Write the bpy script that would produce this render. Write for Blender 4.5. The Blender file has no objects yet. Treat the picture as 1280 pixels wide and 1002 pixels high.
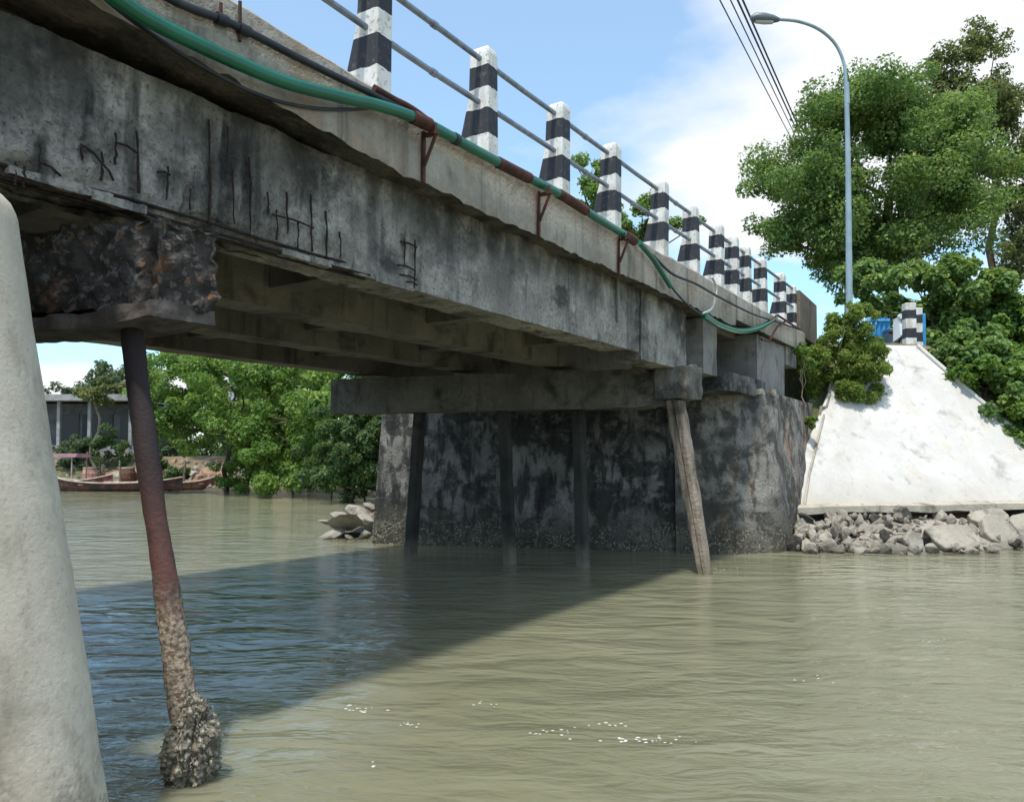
import bpy, bmesh, math, random
import numpy as np
from mathutils import Vector, noise as mnoise

random.seed(7)
SC = bpy.context.scene
COL = SC.collection

# ------------------------------------------------------------------ camera
# world: +Y along the bridge, +X downstream side (camera side), Z up, river level 0
CAM = np.array([4.2, 0.0, 1.68]); YAW = math.radians(33.1); PITCH = math.radians(2.1); FPX = 980.0
cd = bpy.data.cameras.new('camera'); cam = bpy.data.objects.new('camera', cd); COL.objects.link(cam)
cam.location = CAM; cam.rotation_euler = (math.pi/2 + PITCH, 0, YAW)
cd.sensor_width = 36.0; cd.lens = FPX/1280*36.0; cd.shift_y = 35.0/1280
cd.clip_start = 0.05; cd.clip_end = 3000
SC.camera = cam

# ------------------------------------------------------------------ light
SUN = Vector((0.085, -0.36, 0.93)).normalized()
w = bpy.data.worlds.new('World'); SC.world = w; w.use_nodes = True
nt = w.node_tree; nt.nodes.clear()
def wn(t, **k):
    n = nt.nodes.new(t)
    for a, b in k.items(): setattr(n, a, b)
    return n
sky = wn('ShaderNodeTexSky', sky_type='NISHITA', sun_disc=False)
sky.sun_elevation = math.asin(SUN.z); sky.sun_rotation = math.atan2(SUN.x, SUN.y)
sky.air_density = 1.0; sky.dust_density = 0.4; sky.ozone_density = 1.0
tc = wn('ShaderNodeTexCoord')
sep = wn('ShaderNodeSeparateXYZ'); nt.links.new(tc.outputs['Generated'], sep.inputs[0])
zz = wn('ShaderNodeMath', operation='ADD'); zz.inputs[1].default_value = 0.12; nt.links.new(sep.outputs[2], zz.inputs[0])
zm = wn('ShaderNodeMath', operation='MAXIMUM'); zm.inputs[1].default_value = 0.06; nt.links.new(zz.outputs[0], zm.inputs[0])
dx = wn('ShaderNodeMath', operation='DIVIDE'); dy = wn('ShaderNodeMath', operation='DIVIDE')
nt.links.new(sep.outputs[0], dx.inputs[0]); nt.links.new(zm.outputs[0], dx.inputs[1])
nt.links.new(sep.outputs[1], dy.inputs[0]); nt.links.new(zm.outputs[0], dy.inputs[1])
cb = wn('ShaderNodeCombineXYZ'); nt.links.new(dx.outputs[0], cb.inputs[0]); nt.links.new(dy.outputs[0], cb.inputs[1])
CLOUD_SHIFT = (70.95, 38.87, 3.7)
mp = wn('ShaderNodeMapping'); mp.inputs['Location'].default_value = CLOUD_SHIFT; nt.links.new(cb.outputs[0], mp.inputs[0])
n1 = wn('ShaderNodeTexNoise'); n1.inputs['Scale'].default_value = 0.62; n1.inputs['Detail'].default_value = 7; n1.inputs['Roughness'].default_value = 0.52
nt.links.new(mp.outputs[0], n1.inputs['Vector'])
cr = wn('ShaderNodeValToRGB'); cr.color_ramp.elements[0].position = 0.465; cr.color_ramp.elements[1].position = 0.555
cr.color_ramp.elements[0].color = (0, 0, 0, 1); cr.color_ramp.elements[1].color = (1, 1, 1, 1)
nt.links.new(n1.outputs[0], cr.inputs[0])
hs = wn('ShaderNodeMixRGB', blend_type='MULTIPLY'); hs.inputs[0].default_value = 1; hs.inputs[2].default_value = (.83, 1.24, 1.30, 1)
nt.links.new(sky.outputs[0], hs.inputs[1])
veil = wn('ShaderNodeMath', operation='MULTIPLY_ADD'); veil.inputs[1].default_value = 0.76; veil.inputs[2].default_value = 0.22
nt.links.new(cr.outputs[0], veil.inputs[0])
mx = wn('ShaderNodeMixRGB'); mx.inputs[2].default_value = (4.9, 5.0, 5.15, 1)
nt.links.new(veil.outputs[0], mx.inputs[0]); nt.links.new(hs.outputs[0], mx.inputs[1])
bg = wn('ShaderNodeBackground'); bg.inputs['Strength'].default_value = 0.15
nt.links.new(mx.outputs[0], bg.inputs[0])
wo = wn('ShaderNodeOutputWorld'); nt.links.new(bg.outputs[0], wo.inputs[0])

sl = bpy.data.lights.new('sun', 'SUN'); so = bpy.data.objects.new('sun', sl); COL.objects.link(so)
sl.energy = 3.0; sl.angle = math.radians(3.0); sl.color = (1.0, 0.945, 0.85)
so.rotation_euler = SUN.to_track_quat('Z', 'Y').to_euler()

SC.view_settings.view_transform = 'Standard'; SC.view_settings.look = 'None'
SC.view_settings.exposure = 0.5; SC.view_settings.gamma = 1.0
SC.render.engine = 'CYCLES'; SC.cycles.use_denoising = True
SC.cycles.max_bounces = 6; SC.cycles.transparent_max_bounces = 6

# ------------------------------------------------------------------ helpers
_F0 = np.array([-math.sin(YAW), math.cos(YAW), 0]); _R = np.array([math.cos(YAW), math.sin(YAW), 0]); _Z = np.array([0, 0, 1.0])
_F = _F0*math.cos(PITCH) + _Z*math.sin(PITCH); _U = -_F0*math.sin(PITCH) + _Z*math.cos(PITCH)
def at(px, py, **k):
    """survey helper: the world point seen at a photo pixel, on a known plane or at a known distance"""
    d = _F + _R*(px-640)/FPX - _U*(py-536)/FPX
    (n, v), = k.items()
    t = v if n == 'D' else (v - CAM['XYZ'.index(n)])/d['XYZ'.index(n)]
    return CAM + d*t

def empty(name, loc=(0, 0, 0), label=None, cat=None, group=None):
    o = bpy.data.objects.new(name, None); COL.objects.link(o); o.location = loc
    o.empty_display_size = 0.2
    tag(o, label, cat, group); return o
def tag(o, label=None, cat=None, group=None, kind=None):
    if label: o['label'] = label
    if cat: o['category'] = cat
    if group: o['group'] = group
    if kind: o['kind'] = kind
    return o

class MB:
    def __init__(s): s.v = []; s.f = []; s.m = []
    def add(s, vs, fs, m=0):
        b = len(s.v); s.v += [tuple(map(float, q)) for q in vs]
        s.f += [tuple(b+i for i in q) for q in fs]; s.m += [m]*len(fs); return s
    def box(s, x0, x1, y0, y1, z0, z1, m=0):
        return s.hexa([(x0, y0, z0), (x1, y0, z0), (x1, y1, z0), (x0, y1, z0), (x0, y0, z1), (x1, y0, z1), (x1, y1, z1), (x0, y1, z1)], m)
    def hexa(s, c, m=0):
        return s.add(c, [(3, 2, 1, 0), (4, 5, 6, 7), (0, 1, 5, 4), (1, 2, 6, 5), (2, 3, 7, 6), (3, 0, 4, 7)], m)
    def tube(s, pts, r, n=8, m=0, cap=True):
        pts = [Vector(p) for p in pts]
        if not hasattr(r, '__len__'): r = [r]*len(pts)
        vs = []; fs = []; u = None
        for i, p in enumerate(pts):
            t = (pts[min(i+1, len(pts)-1)] - pts[max(i-1, 0)]).normalized()
            if u is None:
                u = t.cross(Vector((0, 0, 1)));  u = t.cross(Vector((1, 0, 0))) if u.length < .05 else u
            u = (u - t*u.dot(t)).normalized(); v = t.cross(u)
            for k in range(n):
                a = 2*math.pi*k/n; vs.append(p + (u*math.cos(a) + v*math.sin(a))*r[i])
        for i in range(len(pts)-1):
            for k in range(n):
                a, b = i*n+k, i*n+(k+1) % n; fs.append((a, a+n, b+n, b))
        if cap: fs.append(tuple(range(n))); fs.append(tuple(range(len(vs)-1, len(vs)-1-n, -1)))
        return s.add(vs, fs, m)
    def build(s, name, mat, parent=None, smooth=False, loc=None):
        me = bpy.data.meshes.new(name); me.from_pydata(s.v, [], s.f)
        for q in (mat if isinstance(mat, (list, tuple)) else [mat]): me.materials.append(q)
        if any(s.m): me.polygons.foreach_set('material_index', s.m)
        me.validate()
        if smooth:
            me.polygons.foreach_set('use_smooth', [True]*len(me.polygons)); me.set_sharp_from_angle(angle=.7)
        o = bpy.data.objects.new(name, me); COL.objects.link(o)
        if parent is not None:
            o.parent = parent
            if loc is None:              # mesh in world coordinates, undo the parents' offset
                off = Vector((0, 0, 0)); q = parent
                while q is not None: off += q.location; q = q.parent
                o.location = -off
        if loc is not None: o.location = loc
        return o

def bevel(o, w=0.012, seg=2):
    m = o.modifiers.new('bevel', 'BEVEL'); m.width = w; m.segments = seg; m.limit_method = 'ANGLE'; return o
def fbm(p, sc, det=4): return mnoise.fractal(Vector(p)*sc, 1.0, 2.0, det)

def rough_box(x0, x1, y0, y1, z0, z1, res, disp, warp=None, taper=None):
    """box with gridded faces; disp(p, n) -> offset along n; warp(p) -> p"""
    mb = MB(); idx = {}
    nx, ny, nz = [max(1, int(round((b-a)/res))) for a, b in ((x0, x1), (y0, y1), (z0, z1))]
    def vid(i, j, k):
        key = (i, j, k)
        if key not in idx:
            p = Vector((x0+(x1-x0)*i/nx, y0+(y1-y0)*j/ny, z0+(z1-z0)*k/nz))
            n = Vector(((i == nx)-(i == 0), (j == ny)-(j == 0), (k == nz)-(k == 0)))
            if n.length: n.normalize()
            if warp: p = Vector(warp(p))
            p = p + disp(p, n); idx[key] = len(mb.v); mb.v.append(tuple(p))
        return idx[key]
    def q(a, b, c, d): mb.f.append((a, b, c, d)); mb.m.append(0)
    for i in range(nx):
        for j in range(ny):
            q(vid(i, j, 0), vid(i, j+1, 0), vid(i+1, j+1, 0), vid(i+1, j, 0)); q(vid(i, j, nz), vid(i+1, j, nz), vid(i+1, j+1, nz), vid(i, j+1, nz))
    for i in range(nx):
        for k in range(nz):
            q(vid(i, 0, k), vid(i+1, 0, k), vid(i+1, 0, k+1), vid(i, 0, k+1)); q(vid(i, ny, k), vid(i, ny, k+1), vid(i+1, ny, k+1), vid(i+1, ny, k))
    for j in range(ny):
        for k in range(nz):
            q(vid(0, j, k), vid(0, j, k+1), vid(0, j+1, k+1), vid(0, j+1, k)); q(vid(nx, j, k), vid(nx, j+1, k), vid(nx, j+1, k+1), vid(nx, j, k+1))
    return mb

# ------------------------------------------------------------------ materials
def newmat(name):
    m = bpy.data.materials.new(name); m.use_nodes = True; t = m.node_tree
    b = t.nodes['Principled BSDF']; return m, t, b
class G:
    """tiny node-graph helper"""
    def __init__(s, t): s.t = t; s.pos = None
    def n(s, ty, ins=None, **k):
        q = s.t.nodes.new(ty)
        for a, b in k.items(): setattr(q, a, b)
        for a, b in (ins or {}).items():
            if hasattr(b, 'node'): s.t.links.new(b, q.inputs[a])
            else: q.inputs[a].default_value = b
        return q
    def P(s, scale=(1, 1, 1), loc=(0, 0, 0)):
        if s.pos is None: s.pos = s.n('ShaderNodeTexCoord').outputs['Object']
        return s.n('ShaderNodeMapping', {'Vector': s.pos, 'Scale': scale, 'Location': loc}).outputs[0]
    def noise(s, sc, scale=(1, 1, 1), det=5, rough=.55, loc=(0, 0, 0), dist=0.0):
        return s.n('ShaderNodeTexNoise', {'Vector': s.P(scale, loc), 'Scale': sc, 'Detail': det, 'Roughness': rough, 'Distortion': dist}).outputs[0]
    def voro(s, sc, scale=(1, 1, 1), out='Distance', feature='F1'):
        return s.n('ShaderNodeTexVoronoi', {'Vector': s.P(scale), 'Scale': sc}, feature=feature).outputs[out]
    def ramp(s, x, a, b, lo=0.0, hi=1.0):
        q = s.n('ShaderNodeMapRange', {'Value': x, 'From Min': a, 'From Max': b, 'To Min': lo, 'To Max': hi}); q.interpolation_type = 'SMOOTHSTEP'; return q.outputs[0]
    def mix(s, f, a, b, bt='MIX'):
        q = s.n('ShaderNodeMixRGB', {'Fac': f}, blend_type=bt)
        for i, c in (('Color1', a), ('Color2', b)):
            if hasattr(c, 'node'): s.t.links.new(c, q.inputs[i])
            else: q.inputs[i].default_value = (*c, 1)
        return q.outputs[0]
    def math(s, op, a, b=0.0):
        return s.n('ShaderNodeMath', {0: a, 1: b}, operation=op).outputs[0]
    def sep(s):
        if s.pos is None: s.P()
        return s.n('ShaderNodeSeparateXYZ', {0: s.pos}).outputs
    def bump(s, b, h, strength=.4, dist=.02):
        q = s.n('ShaderNodeBump', {'Height': h, 'Strength': strength, 'Distance': dist}); s.t.links.new(q.outputs[0], b.inputs['Normal'])
    def col(s, b, c): s.t.links.new(c, b.inputs['Base Color'])

def concrete(name, light, dark, stain=(.03, .03, .028), big=.55, st=(.52, .68), streak=(.55, .75), spots=.3, bump=.45, tide=None, tint=None, rough=.9, seed=0.0, zsc=.12, band=None, mott=.0, bsc=9, barn=None, soot=None, world=False):
    m, t, b = newmat(name); g = G(t); L = (seed, seed*1.7, seed*.6)
    if world: g.pos = g.n('ShaderNodeNewGeometry').outputs['Position']
    c = g.mix(g.ramp(g.noise(1.3, loc=L), .35, .68), light, dark)
    c = g.mix(g.ramp(g.noise(7, loc=L, det=8, rough=.7), .3, .75, 0, .55), c, dark)
    if tint: c = g.mix(g.ramp(g.noise(2.1, (1, 1, .4), loc=(5+seed, 2, 1)), .52, .68, 0, .7), c, tint)
    c = g.mix(g.ramp(g.noise(big*3, loc=(seed+9, 3, 2), det=7, rough=.62, dist=.4), st[0], st[1], 0, .85), c, stain)
    c = g.mix(g.ramp(g.noise(6, (1, 1, zsc), loc=(seed+1, 7, 4), det=6), streak[0], streak[1], 0, .8), c, stain)
    c = g.mix(g.ramp(g.noise(38, loc=L, det=3), .58, .7, 0, spots), c, stain)
    if mott:                  # weathered mortar skin: small pale and dark flecks, faint board marks
        c = g.mix(g.math('MULTIPLY', g.ramp(g.noise(19, loc=(seed+3, 1, 5), det=9, rough=.75), .46, .62, 0, mott*.75), g.ramp(g.noise(1.1, loc=(seed+2, 9, 5), det=5), .40, .62, .15, 1)), c, stain)
        c = g.mix(g.ramp(g.noise(1.25, loc=(seed+4.3, 2.2, .5), det=8, rough=.66), .50, .63, 0, mott*.7), c, tuple(q*1.2 for q in stain))
        c = g.mix(g.ramp(g.noise(4.2, loc=(seed+6, 8, 5), det=8, rough=.7), .54, .66, 0, mott*.6), c, tuple(min(1, q*1.25) for q in light))
        c = g.mix(g.ramp(g.noise(3.0, (.12, .12, 3.2), loc=(seed, 1, 1), det=4), .5, .68, 0, mott*.45), c, dark)
    if soot is not None:      # broad black weathering with drips, heaviest towards one end
        sy = g.sep(); env = g.math('MULTIPLY', g.ramp(sy[1], soot[0], soot[1], 1, .28), g.ramp(sy[2], 3.12, 3.5, .45, 1))
        n_ = g.ramp(g.noise(1.5, (1, 1, .75), loc=(3.3, 7.7, 1.1), det=9, rough=.7), .44, .60)
        d_ = g.ramp(g.noise(7, (1, 1, .10), loc=(1.3, 2.7, 5.1), det=6, rough=.6), .50, .66)
        c = g.mix(g.math('MULTIPLY', env, g.math('MULTIPLY', g.math('ADD', n_, g.math('MULTIPLY', d_, .7)), .62)), c, (.030, .030, .033))
    if band is not None:      # shade under the slab, with brown staining, painted high on the face
        z = g.sep()[2]; zb = g.math('ADD', z, g.math('MULTIPLY', g.noise(1.6, (1, 1, .5), loc=(2, 2, 2)), .8))
        f = g.math('MULTIPLY', g.ramp(zb, band[0], band[1]), g.ramp(g.noise(2.4, (1, 1, .6), loc=(8, 1, 1), det=6), .38, .58, 0, .75))
        c = g.mix(f, c, band[2])
    if tide is not None:      # weed and slime below the high-water mark
        z = g.sep()[2]; zb = g.math('ADD', z, g.math('MULTIPLY', g.noise(2.5, loc=(4, 4, 4)), .7))
        c = g.mix(g.ramp(zb, tide[0], tide[1], tide[3] if len(tide) > 3 else .92, 0), c, tide[2])
    hb_ = None
    if barn is not None:      # barnacles and oyster scars in the tidal band
        zb2 = g.math('ADD', g.sep()[2], g.math('MULTIPLY', g.noise(3, loc=(1, 6, 2), det=4), .5))
        vm = g.math('MULTIPLY', g.ramp(zb2, barn[0], barn[1], 1, 0), g.ramp(g.noise(7, loc=(6, 6, 1), det=4), .42, .56))
        cell = g.n('ShaderNodeSeparateColor', {0: g.voro(34, out='Color')}).outputs[0]
        c = g.mix(g.math('MULTIPLY', vm, g.ramp(cell, .45, .8, 0, .8)), c, (.40, .37, .30)); c = g.mix(g.math('MULTIPLY', vm, g.ramp(g.voro(34), .25, .6, 0, .7)), c, (.05, .045, .035))
        hb_ = g.math('MULTIPLY', vm, g.math('MULTIPLY', g.voro(34), -1.2))
    g.col(b, c); b.inputs['Roughness'].default_value = rough; b.inputs['Specular IOR Level'].default_value = .25
    h = g.math('ADD', g.noise(bsc, det=8, rough=.65), g.math('MULTIPLY', g.ramp(g.noise(28, det=4), .45, .7), -.35))
    if hb_ is not None: h = g.math('ADD', h, g.math('MULTIPLY', hb_, .5/max(bump, .1)))
    g.bump(b, h, bump, .03); return m
def simple(name, c1, c2=None, sc=6, rough=.6, metal=0, bump=0, lo=.4, hi=.65, spec=.4, bsc=30):
    m, t, b = newmat(name); g = G(t)
    if c2: g.col(b, g.mix(g.ramp(g.noise(sc, det=6, rough=.6), lo, hi), c1, c2))
    else: b.inputs['Base Color'].default_value = (*c1, 1)
    b.inputs['Roughness'].default_value = rough; b.inputs['Metallic'].default_value = metal; b.inputs['Specular IOR Level'].default_value = spec
    if bump: g.bump(b, g.noise(bsc, det=5), bump, .01)
    return m

M = {}
M['girder'] = concrete('girder_concrete', (.48, .455, .41), (.28, .262, .232), (.045, .042, .04), st=(.52, .66), streak=(.56, .70), spots=.7, bump=.8, zsc=.10, band=(3.75, 4.2, (.05, .048, .04)), mott=.7, soot=(4.0, 7.5))
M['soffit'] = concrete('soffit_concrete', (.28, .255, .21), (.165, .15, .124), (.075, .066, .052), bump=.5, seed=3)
M['fascia'] = concrete('fascia_concrete', (.46, .42, .36), (.33, .295, .25), (.12, .105, .088), st=(.55, .75), streak=(.5, .72), spots=.3, bump=.45, tint=(.33, .24, .165), zsc=.05, seed=6, mott=.35)
M['cap'] = concrete('pier_cap_concrete', (.23, .218, .19), (.125, .117, .10), (.035, .033, .03), bump=.9, mott=.5, seed=12)
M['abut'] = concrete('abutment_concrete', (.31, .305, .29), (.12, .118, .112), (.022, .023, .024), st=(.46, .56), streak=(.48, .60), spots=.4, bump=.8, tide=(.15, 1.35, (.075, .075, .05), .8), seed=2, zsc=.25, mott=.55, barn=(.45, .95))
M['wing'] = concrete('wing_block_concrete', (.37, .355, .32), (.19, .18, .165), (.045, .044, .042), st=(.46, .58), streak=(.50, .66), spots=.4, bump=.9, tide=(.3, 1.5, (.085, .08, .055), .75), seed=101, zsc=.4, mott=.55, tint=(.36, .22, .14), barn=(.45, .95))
M['pillar'] = concrete('pale_pillar_concrete', (.66, .595, .49), (.53, .47, .38), (.27, .235, .185), st=(.52, .76), streak=(.52, .74), spots=.35, bump=.14, tide=(-.1, 1.0, (.27, .235, .165), .8), seed=21, zsc=.35, bsc=55, mott=.35, barn=(.25, .9))
M['column'] = concrete('column_concrete', (.33, .32, .30), (.22, .21, .195), (.1, .095, .09), bump=.4, seed=31)
M['white_slope'] = concrete('whitewashed_concrete', (.62, .615, .60), (.54, .53, .515), (.27, .26, .24), st=(.55, .74), streak=(.58, .80), spots=.2, bump=.2, tint=(.55, .51, .44), seed=41, zsc=.3, mott=.22, tide=(1.0, 1.75, (.40, .37, .31), .55))
M['toe'] = concrete('toe_concrete', (.52, .48, .40), (.38, .35, .29), (.16, .15, .12), seed=43)
M['rubble'] = concrete('rubble_stone', (.43, .40, .345), (.28, .257, .215), (.095, .085, .072), spots=.35, bump=.7, seed=51, world=True, tide=(.28, .55, (.075, .07, .055), .85))
M['rubble_dark'] = concrete('dark_wet_stone', (.10, .095, .085), (.06, .058, .05), (.025, .025, .022), bump=.6, seed=55)
M['slab'] = concrete('broken_slab_concrete', (.43, .40, .34), (.33, .305, .255), (.17, .155, .13), st=(.52, .7), spots=.3, bump=.5, seed=57, world=True, tide=(.3, .55, (.09, .082, .062), .8), mott=.3)
M['rebar'] = simple('rusty_rebar', (.014, .011, .010), (.045, .024, .016), 20, .9)
M['rust'] = simple('rusty_steel', (.10, .028, .017), (.035, .018, .013), 14, .75, bump=.4)
M['green_pipe'] = simple('green_pipe_plastic', (.004, .13, .072), (.006, .10, .055), 3, .22, spec=.6)
M['black_pipe'] = simple('black_pipe_plastic', (.013, .014, .019), (.03, .03, .035), 5, .4)
M['white_hose'] = simple('white_hose', (.62, .63, .60), (.5, .5, .47), 8, .45)
M['galv'] = simple('galvanised_pipe', (.27, .30, .35), (.19, .21, .25), 9, .42, metal=.55)
M['lamp_pole'] = simple('painted_lamp_pole', (.33, .42, .47), (.27, .35, .40), 4, .45, metal=.3)
M['lamp_head'] = simple('lamp_head_grey', (.12, .14, .17), None, rough=.4)
M['glass'] = simple('lamp_glass', (.5, .52, .52), None, rough=.15)
M['asphalt'] = simple('asphalt', (.05, .05, .05), (.075, .073, .07), 8, .9, bump=.4)
M['wire'] = simple('wire_black', (.04, .045, .06), None, rough=.6)
M['bark'] = simple('bark', (.10, .078, .058), (.05, .04, .03), 8, .9, bump=.8, bsc=14)
M['bark_pale'] = simple('bark_pale', (.27, .23, .18), (.15, .125, .095), 8, .9, bump=.6, bsc=14)
M['wood'] = simple('weathered_wood', (.20, .155, .115), (.10, .075, .055), 9, .85, bump=.5)
M['blue_paint'] = simple('blue_paint', (.03, .24, .52), (.05, .32, .60), 5, .5)
M['oyster'] = None

# painted black and white bands on a railing post (local z)
def band_mat(name, bands, white=(.74, .74, .71), black=(.022, .024, .034)):
    m, t, b = newmat(name); g = G(t); lz = g.n('ShaderNodeSeparateXYZ', {0: g.n('ShaderNodeTexCoord').outputs['Object']}).outputs[2]
    g.pos = g.n('ShaderNodeNewGeometry').outputs['Position']      # wear differs from post to post
    wob = g.math('MULTIPLY', g.math('SUBTRACT', g.noise(9, det=6), .5), .05)
    z = g.math('ADD', lz, wob); f = None
    for a, c in bands:
        q = g.math('MULTIPLY', g.math('GREATER_THAN', z, a), g.math('LESS_THAN', z, c))
        f = q if f is None else g.math('MAXIMUM', f, q)
    wc = g.mix(g.ramp(g.noise(5, (1, 1, .4), det=7, rough=.65), .40, .66, 0, .75), white, (.42, .40, .36))
    wc = g.mix(g.ramp(g.noise(25, det=4), .56, .66, 0, .7), wc, (.27, .26, .23))
    bc = g.mix(g.ramp(g.noise(16, det=7, rough=.7), .52, .7, 0, .7), black, (.12, .118, .115))
    g.col(b, g.mix(f, wc, bc)); b.inputs['Roughness'].default_value = .75
    g.bump(b, g.noise(22, det=5), .25, .01); return m
M['post'] = band_mat('banded_post_paint', [(.265, .515), (.715, .93)])
M['endband'] = band_mat('banded_end_paint', [(.25, .48), (.68, .90)])
M['guard'] = band_mat('banded_guard_paint', [(.18, .42), (.66, .88)])

# barnacle crust
def crust(name, c1, c2, c3, sc=26):
    m, t, b = newmat(name); g = G(t)
    c = g.mix(g.ramp(g.voro(sc), .15, .55), c1, c2)
    c = g.mix(g.ramp(g.noise(9, det=6), .45, .65, 0, .7), c, c3)
    g.col(b, c); b.inputs['Roughness'].default_value = .9
    h = g.math('ADD', g.math('MULTIPLY', g.voro(sc), -1.0), g.math('MULTIPLY', g.noise(30), .5))
    g.bump(b, h, .9, .03); return m
M['oyster'] = crust('oyster_crust', (.40, .37, .30), (.17, .155, .12), (.09, .085, .07))
M['shell'] = simple('oyster_shell', (.36, .33, .265), (.13, .118, .09), 18, 1.0, lo=.35, hi=.6, spec=.05)

def pile_mat():
    m, t, b = newmat('steel_pile_rust'); g = G(t)
    z = g.math('ADD', g.sep()[2], g.math('MULTIPLY', g.math('SUBTRACT', g.noise(6, det=6), .5), .5))
    c = g.mix(g.ramp(z, 1.15, 1.75), (.10, .04, .033), (.026, .017, .019))
    c = g.mix(g.ramp(g.noise(13, det=6), .5, .68, 0, .7), c, (.035, .02, .018))
    crustc = g.mix(g.ramp(g.noise(40, det=4), .4, .62), (.33, .27, .205), (.12, .085, .06))
    c = g.mix(g.ramp(z, .72, 1.12, 1, 0), c, crustc)
    g.col(b, c); b.inputs['Roughness'].default_value = .8
    g.bump(b, g.math('MULTIPLY', g.noise(45, det=5), g.ramp(z, .6, 1.3, 1.0, .3)), .9, .02); return m
M['pile'] = pile_mat()

def cap_spall_mat():
    m, t, b = newmat('spalled_concrete'); g = G(t)
    c = g.mix(g.ramp(g.noise(5, det=8, rough=.7), .38, .66), (.035, .028, .024), (.11, .095, .085))
    c = g.mix(g.ramp(g.noise(11, loc=(3, 1, 2), det=7, rough=.7), .54, .66), c, (.25, .235, .215))
    vc = g.n('ShaderNodeSeparateColor', {0: g.voro(34, out='Color')}).outputs
    c = g.mix(g.ramp(vc[0], .86, .95, 0, .55), c, (.28, .265, .24)); c = g.mix(g.ramp(vc[1], .95, .97, 0, .7), c, (.34, .17, .085))
    c = g.mix(g.ramp(g.noise(3.1, loc=(7, 3, 2), det=5), .60, .70, 0, .8), c, (.26, .115, .05))
    g.col(b, c); b.inputs['Roughness'].default_value = .95
    g.bump(b, g.noise(16, det=9, rough=.75), 1.0, .06); return m
M['spall'] = cap_spall_mat()

def ground_mat():
    m, t, b = newmat('river_bank_earth'); g = G(t)
    c = g.mix(g.ramp(g.noise(.5, det=7), .4, .62), (.24, .165, .105), (.15, .12, .075))
    c = g.mix(g.ramp(g.noise(.23, loc=(3, 3, 0), det=6), .45, .58), c, (.085, .105, .04))
    c = g.mix(g.ramp(g.noise(6, det=6), .5, .75, 0, .6), c, (.31, .25, .19))
    z = g.sep()[2]; c = g.mix(g.ramp(z, .02, .3, 1, 0), c, (.085, .072, .05))
    g.col(b, c); b.inputs['Roughness'].default_value = .95; g.bump(b, g.noise(4, det=9, rough=.7), .8, .12); return m
M['ground'] = ground_mat()

def water_mat():
    m, t, b = newmat('murky_river_water'); g = G(t)
    c = g.mix(g.ramp(g.noise(.28, (1, 1.6, 1), det=4), .35, .68), (.184, .185, .117), (.226, .224, .149))
    g.col(b, c); b.inputs['Roughness'].default_value = .07; b.inputs['IOR'].default_value = 1.333
    b.inputs['Subsurface Weight'].default_value = 1.0; b.inputs['Subsurface Radius'].default_value = (1, .95, .75); b.inputs['Subsurface Scale'].default_value = .6
    rot0 = g.n('ShaderNodeMapping', {'Vector': g.pos, 'Rotation': (0, 0, -YAW+.05)}).outputs[0]
    rot = g.n('ShaderNodeMapping', {'Vector': rot0, 'Scale': (.5, 1.15, 1)}).outputs[0]
    a1 = g.n('ShaderNodeTexNoise', {'Vector': rot, 'Scale': 1.9, 'Detail': 3, 'Roughness': .5, 'Distortion': .6}).outputs[0]
    a2 = g.n('ShaderNodeTexNoise', {'Vector': rot, 'Scale': 5.5, 'Detail': 4, 'Roughness': .55, 'Distortion': .8}).outputs[0]
    a3 = g.n('ShaderNodeTexNoise', {'Vector': rot, 'Scale': 17, 'Detail': 3, 'Roughness': .5, 'Distortion': .4}).outputs[0]
    gust = g.ramp(g.noise(.22, loc=(2, 5, 1), det=3), .36, .62, .2, 1.2)
    h = g.math('ADD', g.math('MULTIPLY', a1, .75), g.math('MULTIPLY', g.math('ADD', g.math('MULTIPLY', a2, .38), g.math('MULTIPLY', a3, .065)), gust))
    g.bump(b, h, .62, .16); return m
M['water'] = water_mat()

def leaf_mat(name, c1, c2, c3, trans=.45):
    m, t, b = newmat(name); g = G(t)
    at_ = g.n('ShaderNodeAttribute', attribute_name='tint').outputs['Fac']
    c = g.mix(g.ramp(at_, 0, .55), c1, c2); c = g.mix(g.ramp(at_, .6, 1.0), c, c3)
    g.col(b, c); b.inputs['Roughness'].default_value = .5; b.inputs['Specular IOR Level'].default_value = .35
    tr = g.n('ShaderNodeBsdfTranslucent', {'Color': g.mix(.4, c, (.30, .40, .05))})
    ms = g.n('ShaderNodeMixShader', {0: trans}); t.links.new(b.outputs[0], ms.inputs[1]); t.links.new(tr.outputs[0], ms.inputs[2])
    t.links.new(ms.outputs[0], t.nodes['Material Output'].inputs[0]); return m
M['leaf_tree'] = leaf_mat('tree_leaf', (0.089, 0.174, 0.054), (0.166, 0.278, 0.083), (0.347, 0.446, 0.119))
M['leaf_olive'] = leaf_mat('olive_leaf', (0.091, 0.113, 0.047), (0.155, 0.178, 0.071), (0.237, 0.237, 0.084))
M['leaf_bright'] = leaf_mat('bright_leaf', (0.091, 0.195, 0.042), (0.173, 0.296, 0.064), (0.324, 0.440, 0.095))
M['leaf_bush'] = leaf_mat('bush_leaf', (.125, .205, .04), (.20, .285, .06), (.32, .38, .09))
M['leaf_dark'] = leaf_mat('dark_leaf', (0.047, 0.103, 0.041), (0.083, 0.155, 0.059), (0.164, 0.248, 0.083))
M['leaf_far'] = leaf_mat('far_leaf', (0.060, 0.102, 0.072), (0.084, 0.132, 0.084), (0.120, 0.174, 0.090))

# plane of the white slope paving at the far bridge end
topL = at(1105, 430, D=18.6); bl = at(1000, 634, D=15.4); br = at(1280, 629, D=15.9)
nrm = np.cross(br-bl, topL-bl); nrm /= np.linalg.norm(nrm)
if nrm[2] < 0: nrm = -nrm
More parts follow.
